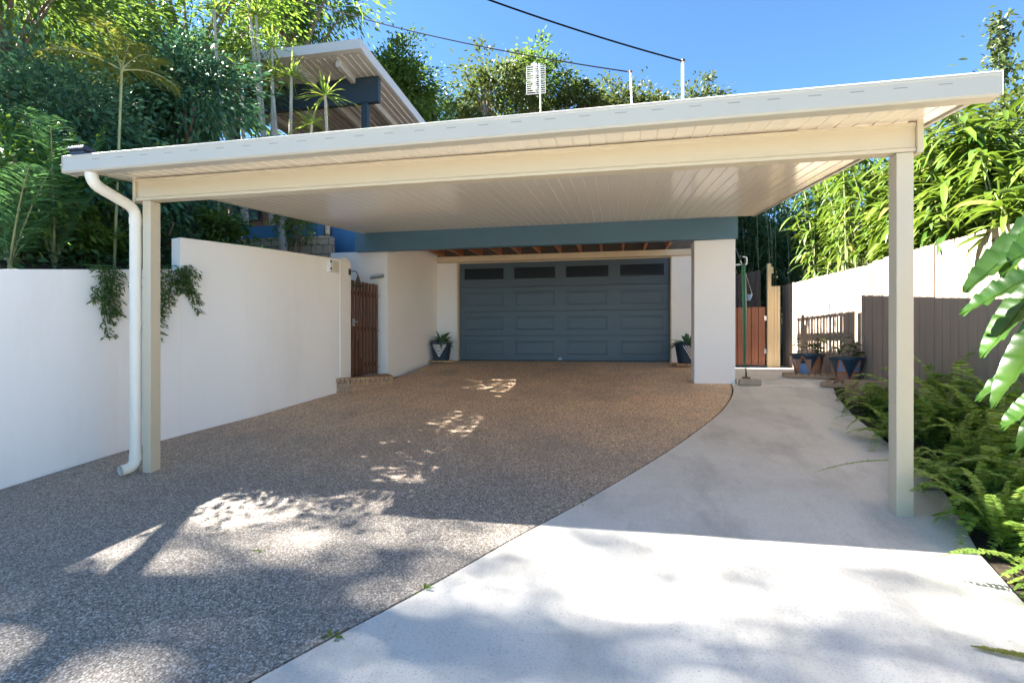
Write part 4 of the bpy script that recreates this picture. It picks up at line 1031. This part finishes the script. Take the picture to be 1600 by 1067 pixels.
# single frond lying across path, fallen frond
def loose_frond(name,label,base,d,length,droop,mat,ll=.035):
    t=thing(name,label,'frond',base); f=Fol(); mb=MB(); add_frond(f,mb,base,d,length,droop,34,ll,.014,75,.1,.004,start=.0); f.part('leaflets',M[mat],t); part('stalk',mb,M[mat],t)
b=(2.25,4.45,G(4.45)+.22); loose_frond('fern_frond','single green fern frond reaching across the path behind the post',b,(-1,-.18,.12),.78,.22,'l_fern',.03)
b=(1.83,2.52,G(2.5)+.03); loose_frond('fallen_frond','yellow fern frond lying on the sunlit concrete',b,(-1,.25,.02),.30,.03,'l_yellow',.03)
# big wavy leaf plant
def big_leaf(f,base,tip,W,droop=.25,lob=True):
    b=np.array(base); v=np.array(tip)-b; L=np.linalg.norm(v)
    prof=(lambda t:(math.sin(math.pi*min(1,.06+.94*t))**.6)*(1+.018*math.sin(t*40+.7))*(1.15-.4*t))
    up=np.array([[-.25+rng.normal()*.3,-.35+rng.normal()*.25,.8]])
    f.add(b[None],(v/L)[None],L,W*.72,droop,44,.45,prof,up=up)
    V=f.V[-1]; n=len(V)//3; pts_=[]
    for i in range(n):
        if i%5==0 or i==n-1: pts_.append(Vector(V[i*3+1])+Vector((-.001,-.004,.002)))
        for j in (0,2): V[i*3+j]+=np.array([0,-.4,1])*(.009*math.sin(i*.72+j*1.3)+.006*math.sin(i*1.3+j))
    return pts_
t=thing('big_leaf_plant','plant with big glossy wavy edged leaves hanging in at the right edge','plant',(2.75,2.6,ter(2.75,2.6)))
f=Fol(); mb=MB(); ribs=MB(); stem=[Vector((2.75,2.6,ter(2.75,2.6)-.05)),Vector((2.72,2.65,.9)),Vector((2.6,2.75,1.75))]
mb.tube(bez(*stem,8),list(np.linspace(.035,.02,8)),8)
YB=2.75
for (bx,by),(tx,ty),W,Yb,Yt in [((1650,300),(1560,420),.22,2.75,2.7),((1690,300),(1590,360),.2,2.7,2.65),((1640,330),(1500,440),.22,2.8,2.75),((1650,400),(1495,478),.20,2.85,2.95),((1640,470),(1545,620),.22,2.7,2.6),((1660,520),(1520,612),.20,2.8,2.85),((1625,430),(1528,545),.21,2.95,2.9),((1670,560),(1585,690),.20,2.6,2.5),((1700,330),(1570,395),.24,2.6,2.55),((1650,600),(1560,660),.2,2.9,2.9),((1680,660),(1600,690),.16,2.6,2.6)]:
    a=at(bx,by,Yb); e=at(tx,ty,Yt); ribs.tube(big_leaf(f,a,e,W,.12),.0028,5)
    s_=stem[1].lerp(stem[2],.1+.9*rng.random()); mb.tube(bez(s_,(s_+a)/2+Vector((0,0,.1)),a,5),.008,6)
f.part('leaves',M['l_big'],t); part('stem',mb,M['cane'],t,smooth=True); part('midribs',ribs,M['l_bright'],t,smooth=True)
# weeds in the joint
for px,py,yy,lab in ((650,920,2.63,'tuft of green weed in the path joint at bottom centre'),(512,985,2.2,'small weed in the joint near the bottom edge'),(925,775,4.0,'tiny weed in the joint in the shade'),(905,787,3.85,'second tiny weed beside the tiny weed in the shaded joint'),(455,850,0,'small grass tuft growing in the driveway stones')):
    if yy: x,y=curvex(yy),yy
    else: x,y=-2.2,2.83
    t=thing('weed',lab,'weed',(x,y,G(y)-.03),'weeds in the driveway'); f=Fol(); strap_plant(f,(x,y,G(y)-.01),14 if px in(650,512) else 7,.06 if px in(650,512) else .04,.016,.7,.4,3,.6); f.part('leaves',M['l_bright'],t)
# dry leaves on driveway
for x,y,lab,a in ((-1.55,5.55,'curled dry brown frond on the shaded driveway',.2),(-3.3,5.9,'dry brown leaf near the white wall foot',1.2)):
    f=Fol(); f.add(np.array([[x,y,G(y)+.012]]),np.array([[math.cos(a),math.sin(a),.05]]),.24 if a<1 else .09,.035,.1,4); tag(f.part('fallen_leaf',M['l_dry'],None),lab,'leaf',group='dry leaves on the driveway')
# trees outside the frame at left that dapple the driveway
st_=tree('street_tree','loose tall tree standing left of the driveway entrance','tree',on_hill((-24.5,1.9)),(-24.8,2.5,22.5),(3.8,1.5,3.0),'l_olive',74,85,.85,.20,.075,trunk_r=.3)
mb=MB(); mb.tube([(-8.15,-.4,5.0),(-8.0,.6,4.95),(-7.7,1.9,4.6),(-7.75,2.8,4.35),(-7.9,4.2,4.1)],[.10,.10,.085,.07,.04],9); mb.tube([(-7.75,2.2,4.5),(-8.6,2.6,4.6),(-9.5,2.7,4.5)],[.05,.045,.03],7); part('limb',mb,M['bark'],st_,smooth=True)  # unseen limb, detached from the trunk, added to cast a shadow strip
tree('bank_tree','open crowned tree on the garden bank beside the carport','tree',on_hill((-8.0,5.2)),(-8.2,5.6,5.9),(1.5,1.6,1.3),'l_mid',60,110,.5,.13,.055,trunk_r=.1)
